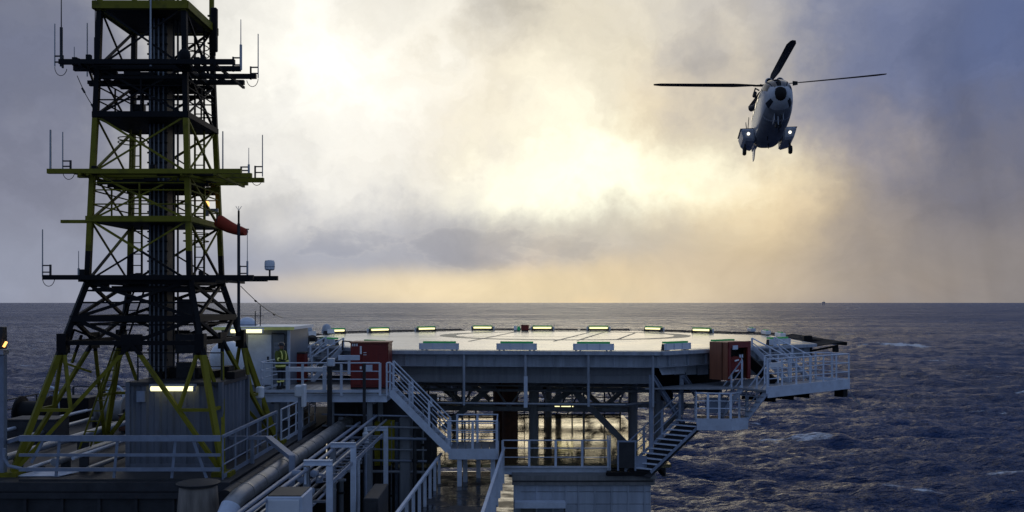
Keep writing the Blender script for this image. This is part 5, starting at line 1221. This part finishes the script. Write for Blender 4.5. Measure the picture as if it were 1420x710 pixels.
for (x, lab) in ((-4.35, 'dark cable tray hung along the outer rack posts'),):
    t = thing('cable_tray', V(x, 22, -4.4), lab, 'cable tray')
    for dx in (0, -.4): MB().beam(V(x + dx, 22.4, -4.35), V(x + dx, 31, -4.45), .03, .1).build('side_rail', 'grey', t)
    for i in range(16): y = 22.6 + i * .52; MB().beam(V(x, y, -4.39), V(x - .4, y, -4.39), .05, .02).build('rung', 'grey', t)
c0_ = P(368, 689, 19.2); c1_ = P(419, 689, 19.2)
t = thing('control_cabinet', V((c0_.x + c1_.x) / 2, 19.2, -6), 'white control cabinet with a dark top at the bottom edge', 'cabinet')
MB().box(c0_.x, c1_.x, 19.2, 20.2, -6.2, c0_.z).build('body', 'light', t, bevel=.02); MB().box(c0_.x + .04, c1_.x - .04, 19.24, 20.16, c0_.z + .003, c0_.z + .02).build('top', 'dark', t); MB().box(c0_.x + .06, c1_.x - .06, 19.175, 19.198, -6.1, c0_.z - .06).build('door', 'white', t, bevel=.006)
# dim pipework below the left landing and stairs
t = thing('pipe_bundle', V(-4.6, 34.5, -9.5), 'dim bundle of upright pipes below the left landing', 'pipes')
rp = random.Random(4)
for i in range(13):
    x = -6.2 + i * .27 + rp.uniform(-.06, .06); y = 33.4 + rp.uniform(0, 2.2); r_ = rp.choice((.03, .045, .07, .1)); zt2 = rp.uniform(-4.6, -3.7)
    p_ = MB().tube(V(x, y, -9.5), V(x, y, zt2), r_, n=10).build('pipe', rp.choice(('girder', 'grey', 'dark', 'galv')), t, True)
    for k in range(2): z = -8.4 + rp.uniform(0, 3.6); MB().tube(V(x, y, z), V(x, y, z + .07), r_ * 1.6, n=10).build('flange', 'dark', p_, True)
for i in range(6): z = -4.0 - i * .42; MB().tube(V(-6.8, 33.0 + .1 * i, z), V(-3.1, 33.2 + .1 * i, z - .1), .03 + .012 * (i % 3), n=8).build('cross_pipe', 'girder' if i % 2 else 'grey', t, True)
t = thing('pipe_bundle', V(-5.2, 24, -4.6), 'thin parallel pipes and cables beside the large duct', 'pipes')
for i in range(9):
    x = -5.95 + i * .13; z = -4.85 - .09 * (i % 4); MB().tube(V(x - .02, 19.5 + .3 * (i % 3), z), V(x + .1, 33.0, z + .03), (.022, .035, .028)[i % 3], n=8).build('pipe', ('galv', 'grey', 'dark')[i % 3], t, True)
for k in range(9): y = 20.5 + k * 1.4; MB().beam(V(-6.1, y, -5.02), V(-4.7, y, -5.02), .06).build('bearer', 'girder', t)
t = thing('valve_set', V(-3.9, 30.5, -6), 'white and grey valve set at the farthest rack frame', 'valve')
c = P(507, 605, 30.2)
MB().lathe(c, [(.05, -.25), (.10, -.22), (.10, .1), (.06, .14), (.05, .3)], 14).build('valve_body', 'white', t, True)
MB().path([c + V(math.cos(q) * .16, math.sin(q) * .16, -.05) + V(.1, -.12, -.28) for q in np.linspace(0, 2 * math.pi, 14, endpoint=False)], .015, 5, True).build('hand_wheel', 'light', t, True)
MB().tube(c - V(0, 0, .25), V(c.x, c.y, -9.5), .05, n=10).build('pipe', 'grey', t, True)
q = P(497, 640, 27.5); MB().path([V(q.x, 27.5, -9.5), V(q.x, 27.5, q.z), V(q.x + .05, 27.5, q.z + .1)], .05, 10).build('pipe', 'light', t, True)
# dim machinery behind the rack
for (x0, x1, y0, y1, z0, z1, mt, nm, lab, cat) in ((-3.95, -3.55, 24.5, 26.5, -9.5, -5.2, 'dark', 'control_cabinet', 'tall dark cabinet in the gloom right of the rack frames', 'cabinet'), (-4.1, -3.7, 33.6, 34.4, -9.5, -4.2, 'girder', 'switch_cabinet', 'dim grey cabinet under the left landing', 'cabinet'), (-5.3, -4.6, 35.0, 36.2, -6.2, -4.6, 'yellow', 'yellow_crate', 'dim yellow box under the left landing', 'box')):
    t = thing(nm, V((x0 + x1) / 2, y0, z0), lab, cat); MB().box(x0, x1, y0, y1, z0, z1).build('body', mt, t, bevel=.02); MB().box(x0 + .05, x1 - .05, y0 - .03, y0 - .002, z0 + .1, z1 - .1).build('door', mt, t)
    if nm == 'yellow_crate': MB().box(x0 + .1, x1 - .1, y0 + .1, y1 - .1, -9.5, z0 - .003).build('stand', 'dark', t)
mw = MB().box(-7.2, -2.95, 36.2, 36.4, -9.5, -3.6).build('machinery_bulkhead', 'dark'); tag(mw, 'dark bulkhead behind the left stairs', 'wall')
c = P(275, 690, 21.5)
t = thing('exhaust_stack', V(c.x, 21.5, -9), 'rusty grey tapered exhaust stack at the bottom left edge', 'stack')
MB().lathe(V(c.x, 21.5, 0), [(.56, -6.5), (.50, -5.2), (.43, P(0, 676, 21.5).z), (.40, P(0, 673, 21.5).z)], 28).build('cone', 'tankmetal', t, True)
MB().lathe(V(c.x, 21.5, 0), [(.40, P(0, 673, 21.5).z + .002), (.48, P(0, 672, 21.5).z), (.50, P(0, 669, 21.5).z), (.44, P(0, 668, 21.5).z)], 28).build('rim', 'dark', t, True)
MB().lathe(V(c.x, 21.5, -9.5), [(.5, 0), (.55, 3.0)], 28).build('base', 'dark', t, True)

# ================================================================== PEOPLE
def person(base, face, label, arms, lean=0.0, scale=1.0):
    """face = heading angle of the chest; arms = ((elbow, wrist) right, (elbow, wrist) left) in body axes (x forward, y left, z up)"""
    t = thing('person', base, label, 'person'); t.rotation_euler = (0, 0, face); t.scale = (scale,) * 3
    t['_w'] = (0, 0, 0)                                            # parts are given in body axes
    vs_ = []; es = []; rad = []
    def jv(p, r, par=None):
        vs_.append(p); rad.append(r)
        if par is not None: es.append((par, len(vs_) - 1))
        return len(vs_) - 1
    pel = jv((0, 0, .96), .135); sp = jv((lean * .4, 0, 1.16), .125, pel); ch = jv((lean, 0, 1.36), .145, sp); nk = jv((lean * 1.2 + .01, 0, 1.50), .055, ch)
    hb = jv((lean * 1.3 + .025, 0, 1.585), .078, nk); hm = jv((lean * 1.3 + .02, 0, 1.665), .092, hb); jv((lean * 1.3 + .01, 0, 1.735), .06, hm)
    for s_, fx in ((-1, .03), (1, -.05)):
        hp = jv((0, s_ * .09, .90), .105, pel); kn = jv((.03 + fx, s_ * .11, .50), .068, hp); an = jv((fx, s_ * .12, .10), .045, kn); jv((fx + .17, s_ * .14, .045), .04, an)
    hands = []
    for s_, (el_, wr) in zip((-1, 1), arms):
        sh = jv((lean, s_ * .175, 1.41), .068, ch); e_ = jv(el_, .05, sh); w_ = jv(wr, .036, e_); hands.append((Vector(el_), Vector(wr), s_))
    me = bpy.data.meshes.new('body'); me.from_pydata(vs_, es, []); o = bpy.data.objects.new('body', me); COL.objects.link(o); o.parent = t; o['_w'] = (0, 0, 0)
    md_ = o.modifiers.new('skin', 'SKIN'); md_.use_smooth_shade = True
    for i, r in enumerate(rad): me.skin_vertices[0].data[i].radius = (r, r * (1.25 if i in (0, 1, 2) else 1.0))
    me.skin_vertices[0].data[0].use_root = True
    sb = o.modifiers.new('subsurf', 'SUBSURF'); sb.levels = 1; sb.render_levels = 1
    me.materials.append(MAT['trousers'])
    def ell(zs, name, mat, par=t, n=18):                            # torso shell: (z, x centre, half depth, half width)
        m_ = MB(); v2 = []; f2 = []
        for (z, cx_, a_, b_) in zs: v2 += [(cx_ + a_ * math.cos(2 * math.pi * k / n), b_ * math.sin(2 * math.pi * k / n), z) for k in range(n)]
        for j in range(len(zs) - 1): f2 += [(j * n + k, j * n + (k + 1) % n, (j + 1) * n + (k + 1) % n, (j + 1) * n + k) for k in range(n)]
        return m_.add(v2, f2).build(name, mat, par, True)
    jk_ = ell([(.80, 0, .165, .205), (.95, 0, .17, .21), (1.15, lean * .4, .165, .205), (1.34, lean, .175, .235), (1.43, lean, .155, .225), (1.485, lean * 1.1, .085, .11), (1.53, lean * 1.2, .075, .085)], 'jacket', 'hivis')
    for z in (.86, 1.12): ell([(z, 0, .176, .216), (z + .055, 0, .176, .216)], 'reflective_band', 'reflective_glow', jk_)
    for s_ in (-1, 1): MB().path([(lean * 1.02 + .172, s_ * .10, 1.14), (lean + .178, s_ * .10, 1.32), (lean + .12, s_ * .10, 1.44), (lean - .02, s_ * .10, 1.475), (lean - .15, s_ * .10, 1.40), (lean * .5 - .172, s_ * .10, 1.14)], .022, 6).build('reflective_band', 'reflective_glow', jk_, True)
    for (el_, wr, s_) in hands:
        MB().path([V(lean, s_ * .17, 1.42), V(lean, s_ * .2, 1.40).lerp(el_, .2), el_, el_.lerp(wr, .93)], [.085, .085, .068, .05], 12).build('sleeve', 'hivis', jk_, True)
        c = el_.lerp(wr, .45); d = (wr - el_).normalized(); MB().tube(c - d * .03, c + d * .03, .067, n=14).build('reflective_band', 'reflective_glow', jk_, True)
        sd_ = d.cross(V(0, 0, 1)).normalized() if abs(d.z) < .9 else V(1, 0, 0); pc = wr + d * .05
        hnd = MB().obox(pc, d * .05, sd_ * .04, d.cross(sd_) * .016).build('hand', 'black', t, bevel=.012)
        for k, ln in enumerate((.062, .072, .068, .052)):
            r0 = pc + d * .045 + sd_ * (-.03 + .02 * k); r1 = r0 + d * ln * .55; r2 = r1 + (d * .5 - d.cross(sd_) * .6) * ln * .5
            MB().path([r0, r1, r2], [.010, .009, .007], 6).build('finger', 'black', hnd, True)
        r0 = pc - d * .01 - sd_ * .038; MB().path([r0, r0 + (d * .5 - sd_ * .7) * .04, r0 + (d * .9 - sd_ * .6) * .07], [.012, .010, .008], 6).build('thumb', 'black', hnd, True)
    for s_, fx in ((-1, .03), (1, -.05)):
        MB().tube((fx * .8 + .01, s_ * .118, .26), (fx * .8 + .012, s_ * .117, .315), .072, n=14).build('leg_band', 'reflective_glow', t, True)
        MB().hexa([(fx - .09, s_ * .13 - .05, 0), (fx + .20, s_ * .13 - .05, 0), (fx + .20, s_ * .13 + .05, 0), (fx - .09, s_ * .13 + .05, 0), (fx - .07, s_ * .13 - .04, .13), (fx + .12, s_ * .13 - .035, .09), (fx + .12, s_ * .13 + .035, .09), (fx - .07, s_ * .13 + .04, .13)]).build('boot', 'rubber', t, bevel=.02)
    hx = lean * 1.3 + .02
    hdm = MB().lathe((hx, 0, 1.63), [(.02, -.115), (.055, -.10), (.078, -.05), (.092, .02), (.088, .06)], 16).build('head', 'skin', t, True)
    MB().hexa([(hx + .07, -.014, 1.60), (hx + .115, -.012, 1.60), (hx + .115, .012, 1.60), (hx + .07, .014, 1.60), (hx + .07, -.006, 1.655), (hx + .09, -.005, 1.655), (hx + .09, .005, 1.655), (hx + .07, .006, 1.655)]).build('nose', 'skin', hdm)
    for s_ in (-1, 1):
        MB().lathe((hx + .084, s_ * .033, 1.655), [(.004, -.006), (.012, 0), (.004, .006)], 8, 'X').build('eye', 'black', hdm); MB().obox((hx, s_ * .095, 1.63), (.02, 0, 0), (0, .008, 0), (0, 0, .032)).build('ear', 'skin', hdm, bevel=.006)
    MB().box(hx + .068, hx + .082, -.025, .025, 1.565, 1.573).build('mouth', 'rustbrown', hdm)
    MB().lathe((hx - .01, 0, 1.675), [(.125, 0), (.128, .015), (.118, .05)] + [(.118 * math.cos(R(q)), .05 + .085 * math.sin(R(q))) for q in (20, 40, 60, 80)], 20).build('helmet', 'helmetdark', t, True)
    MB().hexa([(hx + .08, -.09, 1.675), (hx + .17, -.05, 1.665), (hx + .17, .05, 1.665), (hx + .08, .09, 1.675), (hx + .08, -.09, 1.685), (hx + .17, -.05, 1.675), (hx + .17, .05, 1.675), (hx + .08, .09, 1.685)]).build('helmet_peak', 'helmetdark', t)
    t['_w'] = tuple(base); return t
person(V(P(389, 0, 34.3).x, 34.3, WZ), R(-35), 'person in yellow-green hi-vis jacket and dark helmet at the left landing rail',
       (((.12, -.30, 1.18), (.36, -.26, 1.13)), ((.02, .30, 1.16), (.10, .27, .90))), lean=.03, scale=.96)
per2 = V(P(409, 0, 38.2).x, 38.2, -2.72)
person(per2, R(-80), 'person in dark helmet and hi-vis jacket half hidden behind the cabin corner', (((.10, -.28, 1.16), (.32, -.18, 1.20)), ((.10, .28, 1.16), (.30, .16, 1.12))), lean=.06, scale=.98)
t = thing('stepping_platform', V(per2.x, 38.2, -4.6), 'low dark platform the half hidden person stands on', 'platform')
MB().box(per2.x - .5, per2.x + .35, 37.8, 38.8, -2.82, -2.722).build('top', 'dark', t)
for dx in (-.4, .25): MB().box(per2.x + dx - .04, per2.x + dx + .04, 37.9, 38.7, -4.6, -2.822).build('leg', 'dark', t)

# ================================================================== HELICOPTER
hub = P(1066, 118, 65.0) - V(0, 0, .35)
hel = thing('helicopter', hub, 'grey-blue transport helicopter hovering nose-on above the sea with landing lights lit', 'helicopter')
hel['_w'] = (0, 0, 0)
# body axes: x = starboard, y = nose, z = up; the rotor hub is the origin
SEC = [  # y, half width, bottom z, top z, roundness
    (5.20, .10, -2.42, -2.20, 2.0), (5.08, .42, -2.72, -1.96, 2.0), (4.8, .68, -2.98, -1.72, 2.1), (4.3, .88, -3.20, -1.20, 2.4), (3.7, .99, -3.36, -.82, 2.7), (3.1, 1.04, -3.46, -.80, 3.0),
    (2.2, 1.06, -3.50, -.72, 3.4), (0.5, 1.06, -3.52, -.70, 3.6), (-1.5, 1.06, -3.52, -.72, 3.4), (-2.6, .98, -3.36, -.76, 3.0), (-3.4, .72, -2.80, -.82, 2.6), (-4.4, .44, -2.00, -.86, 2.3), (-6.6, .28, -1.52, -.86, 2.1), (-9.3, .20, -1.22, -.80, 2.0), (-9.9, .10, -1.12, -.85, 2.0)]
def sec_pt(y, a, grow=0.0):
    for i in range(len(SEC) - 1):
        if SEC[i][0] >= y >= SEC[i + 1][0]: break
    t_ = (SEC[i][0] - y) / (SEC[i][0] - SEC[i + 1][0]); w, b, tp, e = [SEC[i][k] * (1 - t_) + SEC[i + 1][k] * t_ for k in (1, 2, 3, 4)]
    c, s = math.cos(a), math.sin(a); h = (tp - b) / 2
    return V((w + grow) * math.copysign(abs(c) ** (2 / e), c), y, (tp + b) / 2 + (h + grow) * math.copysign(abs(s) ** (2 / e), s))
def loft(ys, a0, a1, n, grow=0.0, closed=True, thick=0.0):
    m_ = MB(); vs_ = []; fs_ = []; k = n if closed else n + 1
    for y in ys: vs_ += [sec_pt(y, a0 + (a1 - a0) * i / n, grow) for i in range(k)]
    for j in range(len(ys) - 1):
        for i in range(n):
            i2 = (i + 1) % k; fs_.append((j * k + i, j * k + i2, (j + 1) * k + i2, (j + 1) * k + i))
    if closed: fs_ += [tuple(range(k)), tuple(range((len(ys) - 1) * k, len(ys) * k))]
    return m_.add(vs_, fs_)
ys = []
for i in range(len(SEC) - 1): ys += [SEC[i][0] * (1 - f) + SEC[i + 1][0] * f for f in (0, .5)]
ys.append(SEC[-1][0])
fus = loft(ys, 0, 2 * math.pi, 36).build('fuselage', 'heli', hel, True)
def patch(name, y0, y1, a0, a1, mat, grow=.012, n=8, m_=6): return loft([y0 + (y1 - y0) * i / m_ for i in range(m_ + 1)], R(a0), R(a1), n, grow, False).build(name, mat, fus, True)
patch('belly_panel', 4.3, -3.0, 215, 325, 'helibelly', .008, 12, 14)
patch('nose_band', 5.15, 4.3, -25, 205, 'heliwhite', .008, 20, 6)
patch('upper_paint', 3.4, -3.6, 35, 145, 'heliwhite', .006, 12, 12)
MB().lathe((0, 4.97, -2.34), [(.52, -.16), (.50, -.02), (.42, .10), (.26, .20), (.05, .26)], 20, 'Y').build('nose_radome', 'black', fus, True)
for (a0, a1) in ((58, 88), (92, 122)): patch('windscreen', 4.85, 3.45, a0, a1, 'glass', .02)
patch('windscreen_post', 4.86, 3.45, 87.5, 92.5, 'black', .03, 2); patch('windscreen_post', 4.7, 3.45, 52, 57, 'black', .03, 2); patch('windscreen_post', 4.7, 3.45, 123, 128, 'black', .03, 2)
for (a0, a1) in ((18, 50), (130, 162)): patch('side_window', 4.55, 3.5, a0, a1, 'glass', .02)
for (a0, a1) in ((-48, -22), (202, 228)): patch('chin_window', 4.85, 4.2, a0, a1, 'glass', .016)
for k in range(4):
    for (a0, a1) in ((8, 26), (154, 172)): patch('cabin_window', 2.4 - k * 1.15, 1.7 - k * 1.15, a0, a1, 'glass', .016, 4, 3)
# engine deck and intakes
m_ = MB(); prof = [(3.0, .25, -.72, -.60), (2.5, .62, -.76, -.36), (1.6, .74, -.76, -.22), (0, .78, -.76, -.20), (-1.6, .72, -.78, -.26), (-3.0, .52, -.84, -.44), (-4.0, .25, -.9, -.62)]
vs_ = []; fs_ = []
for (y, w, b, tp) in prof: vs_ += [V(w * math.copysign(abs(math.cos(q)) ** .7, math.cos(q)), y, b + (tp - b) * max(0, math.sin(q)) ** .7) for q in np.linspace(0, math.pi, 13)]
for j in range(len(prof) - 1): fs_ += [(j * 13 + i, j * 13 + i + 1, (j + 1) * 13 + i + 1, (j + 1) * 13 + i) for i in range(12)]
MB().add(vs_, fs_).build('engine_cowling', 'heliwhite', hel, True)
for s_ in (-1, 1):
    MB().lathe((s_ * .36, 2.72, -.52), [(.14, -.5), (.24, -.3), (.26, .02), (.19, .1)], 16, 'Y').build('engine_intake', 'heli', hel, True); MB().lathe((s_ * .36, 2.83, -.52), [(.17, 0), (.02, .01)], 14, 'Y').build('intake_mouth', 'black', hel)
    MB().tube((s_ * .62, -1.6, -.5), (s_ * .98, -2.3, -.42), .2, .22, 14).build('exhaust_pipe', 'dark', hel, True)
    # sponson with landing light, wheel
    sp = MB().hexa([(s_ * .95, -.6, -3.50), (s_ * 1.72, -.85, -3.28), (s_ * 1.72, -3.0, -3.28), (s_ * .95, -3.2, -3.42), (s_ * .95, -.4, -2.62), (s_ * 1.95, -.6, -2.52), (s_ * 1.95, -2.9, -2.52), (s_ * .95, -3.1, -2.55)]).build('sponson', 'heli', hel, bevel=.14)
    MB().lathe((s_ * 1.42, -.62, -2.95), [(.10, -.05), (.10, .05), (.06, .07)], 14, 'Y').build('landing_light', 'headlamp', sp, True)
    MB().box(min(s_ * .97, s_ * 1.96), max(s_ * .97, s_ * 1.96), -2.8, -.75, -2.51, -2.485).build('float_cover', 'helibelly', sp)
    MB().tube((s_ * 1.55, -1.7, -3.2), (s_ * 1.6, -1.8, -3.75), .07, n=10).build('gear_leg', 'dark', hel, True)
    w_ = MB().lathe((s_ * 1.6, -1.85, -3.80), [(.10, -.13), (.26, -.12), (.31, -.05), (.31, .05), (.26, .12), (.10, .13)], 20, 'X').build('wheel', 'rubber', hel, True)
    MB().lathe((s_ * 1.6, -1.85, -3.80), [(.03, -.135), (.15, -.132), (.15, .132), (.03, .135)], 14, 'X').build('rim', 'galv', w_, True)
    MB().lathe((s_ * .13, 3.6, -3.95), [(.07, -.07), (.17, -.06), (.21, 0), (.17, .06), (.07, .07)], 16, 'X').build('wheel', 'rubber', hel, True)
MB().tube((0, 3.6, -3.3), (0, 3.6, -3.95), .06, n=10).build('nose_gear_leg', 'heliwhite', hel, True); MB().beam((-.14, 3.6, -3.95), (.14, 3.6, -3.95), .05).build('axle', 'dark', hel)
MB().box(-.3, -.27, 3.1, 4.0, -3.75, -3.3).build('gear_door', 'heli', hel); MB().box(.27, .3, 3.1, 4.0, -3.75, -3.3).build('gear_door', 'heli', hel)
for (x, y, z, l) in ((-.3, 1.8, -3.5, .3), (.25, .2, -3.52, .25), (0, -1.2, -3.52, .35)): MB().box(x - .015, x + .015, y - .12, y + .12, z - l, z + .05).build('blade_antenna', 'black', hel)
MB().path([(1.05, 2.9, -1.2), (1.28, 2.8, -1.0), (1.28, 1.6, -1.0), (1.05, 1.5, -1.2)], .05, 8).build('hoist_rail', 'dark', hel, True); MB().lathe((1.25, 2.1, -1.15), [(.05, -.3), (.13, -.25), (.13, .25), (.05, .3)], 14, 'Y').build('hoist', 'dark', hel, True)
MB().hexa([(-.99, 3.9, -1.35), (-1.32, 3.8, -1.28), (-1.32, 3.74, -1.28), (-.99, 3.8, -1.35), (-.99, 3.9, -1.05), (-1.32, 3.8, -1.05), (-1.32, 3.74, -1.05), (-.99, 3.8, -1.05)]).build('mirror', 'black', hel)
# tail fin, ventral fin, stabiliser, tail rotor
MB().hexa([(-.09, -8.6, -1.0), (.09, -8.6, -1.0), (.07, -10.1, -1.0), (-.07, -10.1, -1.0), (-.07, -10.0, .9), (.07, -10.0, .9), (.05, -10.8, .95), (-.05, -10.8, .95)]).build('tail_fin', 'heli', hel)
MB().hexa([(-.05, -8.3, -1.25), (.05, -8.3, -1.25), (.04, -9.9, -1.05), (-.04, -9.9, -1.05), (-.03, -9.3, -1.95), (.03, -9.3, -1.95), (.03, -10.0, -1.9), (-.03, -10.0, -1.9)]).build('ventral_fin', 'heli', hel)
MB().hexa([(-.1, -9.7, .35), (-2.1, -9.9, .38), (-2.1, -10.5, .38), (-.1, -10.5, .35), (-.1, -9.7, .45), (-2.1, -9.9, .43), (-2.1, -10.5, .43), (-.1, -10.5, .45)]).build('stabiliser', 'heli', hel)
tr_ = MB().lathe((.22, -10.3, .55), [(.04, -.16), (.13, -.12), (.13, .1), (.05, .14)], 12, 'X').build('tail_rotor_hub', 'dark', hel, True)
for k in range(4):
    q = R(35 + 90 * k); d = V(0, math.cos(q), math.sin(q)); s2 = V(0, -math.sin(q), math.cos(q)); c = V(.32, -10.3, .55)
    MB().obox(c + d * .85, d * .72, s2 * .10, V(.02, 0, 0)).build('tail_rotor_blade', 'blade', tr_)
# main rotor: its own tilt relative to the body
TILT = R(-7.0)
Mr = Matrix.Translation((0, 0, .35)) @ Matrix.Rotation(TILT, 4, 'X')
mast_ = MB().lathe((0, 0, .35), [(.22, -.7), (.20, -.4), (.16, -.1), (.30, -.06), (.32, .06), (.14, .16), (.06, .22)], 18).build('rotor_hub', 'black', hel, True)
for k, a in enumerate((93, 181.5, 272, -1.5)):
    q = R(a); d = V(math.cos(q), math.sin(q), 0); s2 = V(-math.sin(q), math.cos(q), 0)
    vs_ = []; fs_ = []; n = 14
    for i in range(n + 1):
        r = .9 + (8.0 - .9) * i / n; f = i / n
        cone = .052 * r + .001 * r * r; ch = .12 + (.30 - .12) * min(1, f * 5); ch = ch * (1 - .45 * max(0, f - .95) / .05)
        tw = R(11 - 8 * f); cc = d * r + V(0, 0, cone)
        for (u_, w_) in ((-1, 0), (-.2, .045), (1.0, 0), (-.2, -.03)): vs_.append(Mr @ (cc + (s2 * math.cos(tw) + V(0, 0, math.sin(tw))) * u_ * ch + V(0, 0, w_)))
    for i in range(n): fs_ += [(4 * i + j, 4 * i + (j + 1) % 4, 4 * i + 4 + (j + 1) % 4, 4 * i + 4 + j) for j in range(4)]
    fs_ += [(3, 2, 1, 0), tuple(4 * n + j for j in range(4))]
    bl = MB().add(vs_, fs_).build('rotor_blade', 'blade', hel, True)
    MB().tube(Mr @ (d * .2), Mr @ (d * 1.05 + V(0, 0, .03)), .09, .06, 10).build('blade_sleeve', 'black', bl, True)
    MB().tube(Mr @ (d * .55 + s2 * .2 + V(0, 0, .02)), Mr @ (d * .55 - s2 * .12 + V(0, 0, .02)), .06, n=8).build('damper', 'black', bl, True)
hel['_w'] = tuple(hub)
# heading: nose toward the camera (-Y) and a little to the right, nose up, slight bank
hel.rotation_mode = 'QUATERNION'
Rm = Matrix.Rotation(R(172), 4, 'Z') @ Matrix.Rotation(R(10.0), 4, 'X') @ Matrix.Rotation(R(0.8), 4, 'Y')
hel.rotation_quaternion = Rm.to_quaternion()

# ================================================================== FAR RIG ON THE HORIZON
c = V((1142 - 710) / F * 14000, 14000, SEA_Z)
t = thing('distant_rig', c, 'tiny hazy platform on the horizon at the right', 'platform')
for (dx, dy) in ((-16, -14), (16, -14), (-16, 14), (16, 14)): MB().beam(c + V(dx * .7, dy * .7, 0), c + V(dx * .7, dy * .7, 32), 4).build('leg', 'grey', t)
MB().box(c.x - 19, c.x + 19, c.y - 16, c.y + 16, c.z + 32, c.z + 48).build('deck_block', 'grey', t); MB().beam(c + V(6, 0, 48), c + V(6, 0, 66), 5).build('derrick', 'grey', t)

for o in COL.objects:
    if '_w' in o: del o['_w']
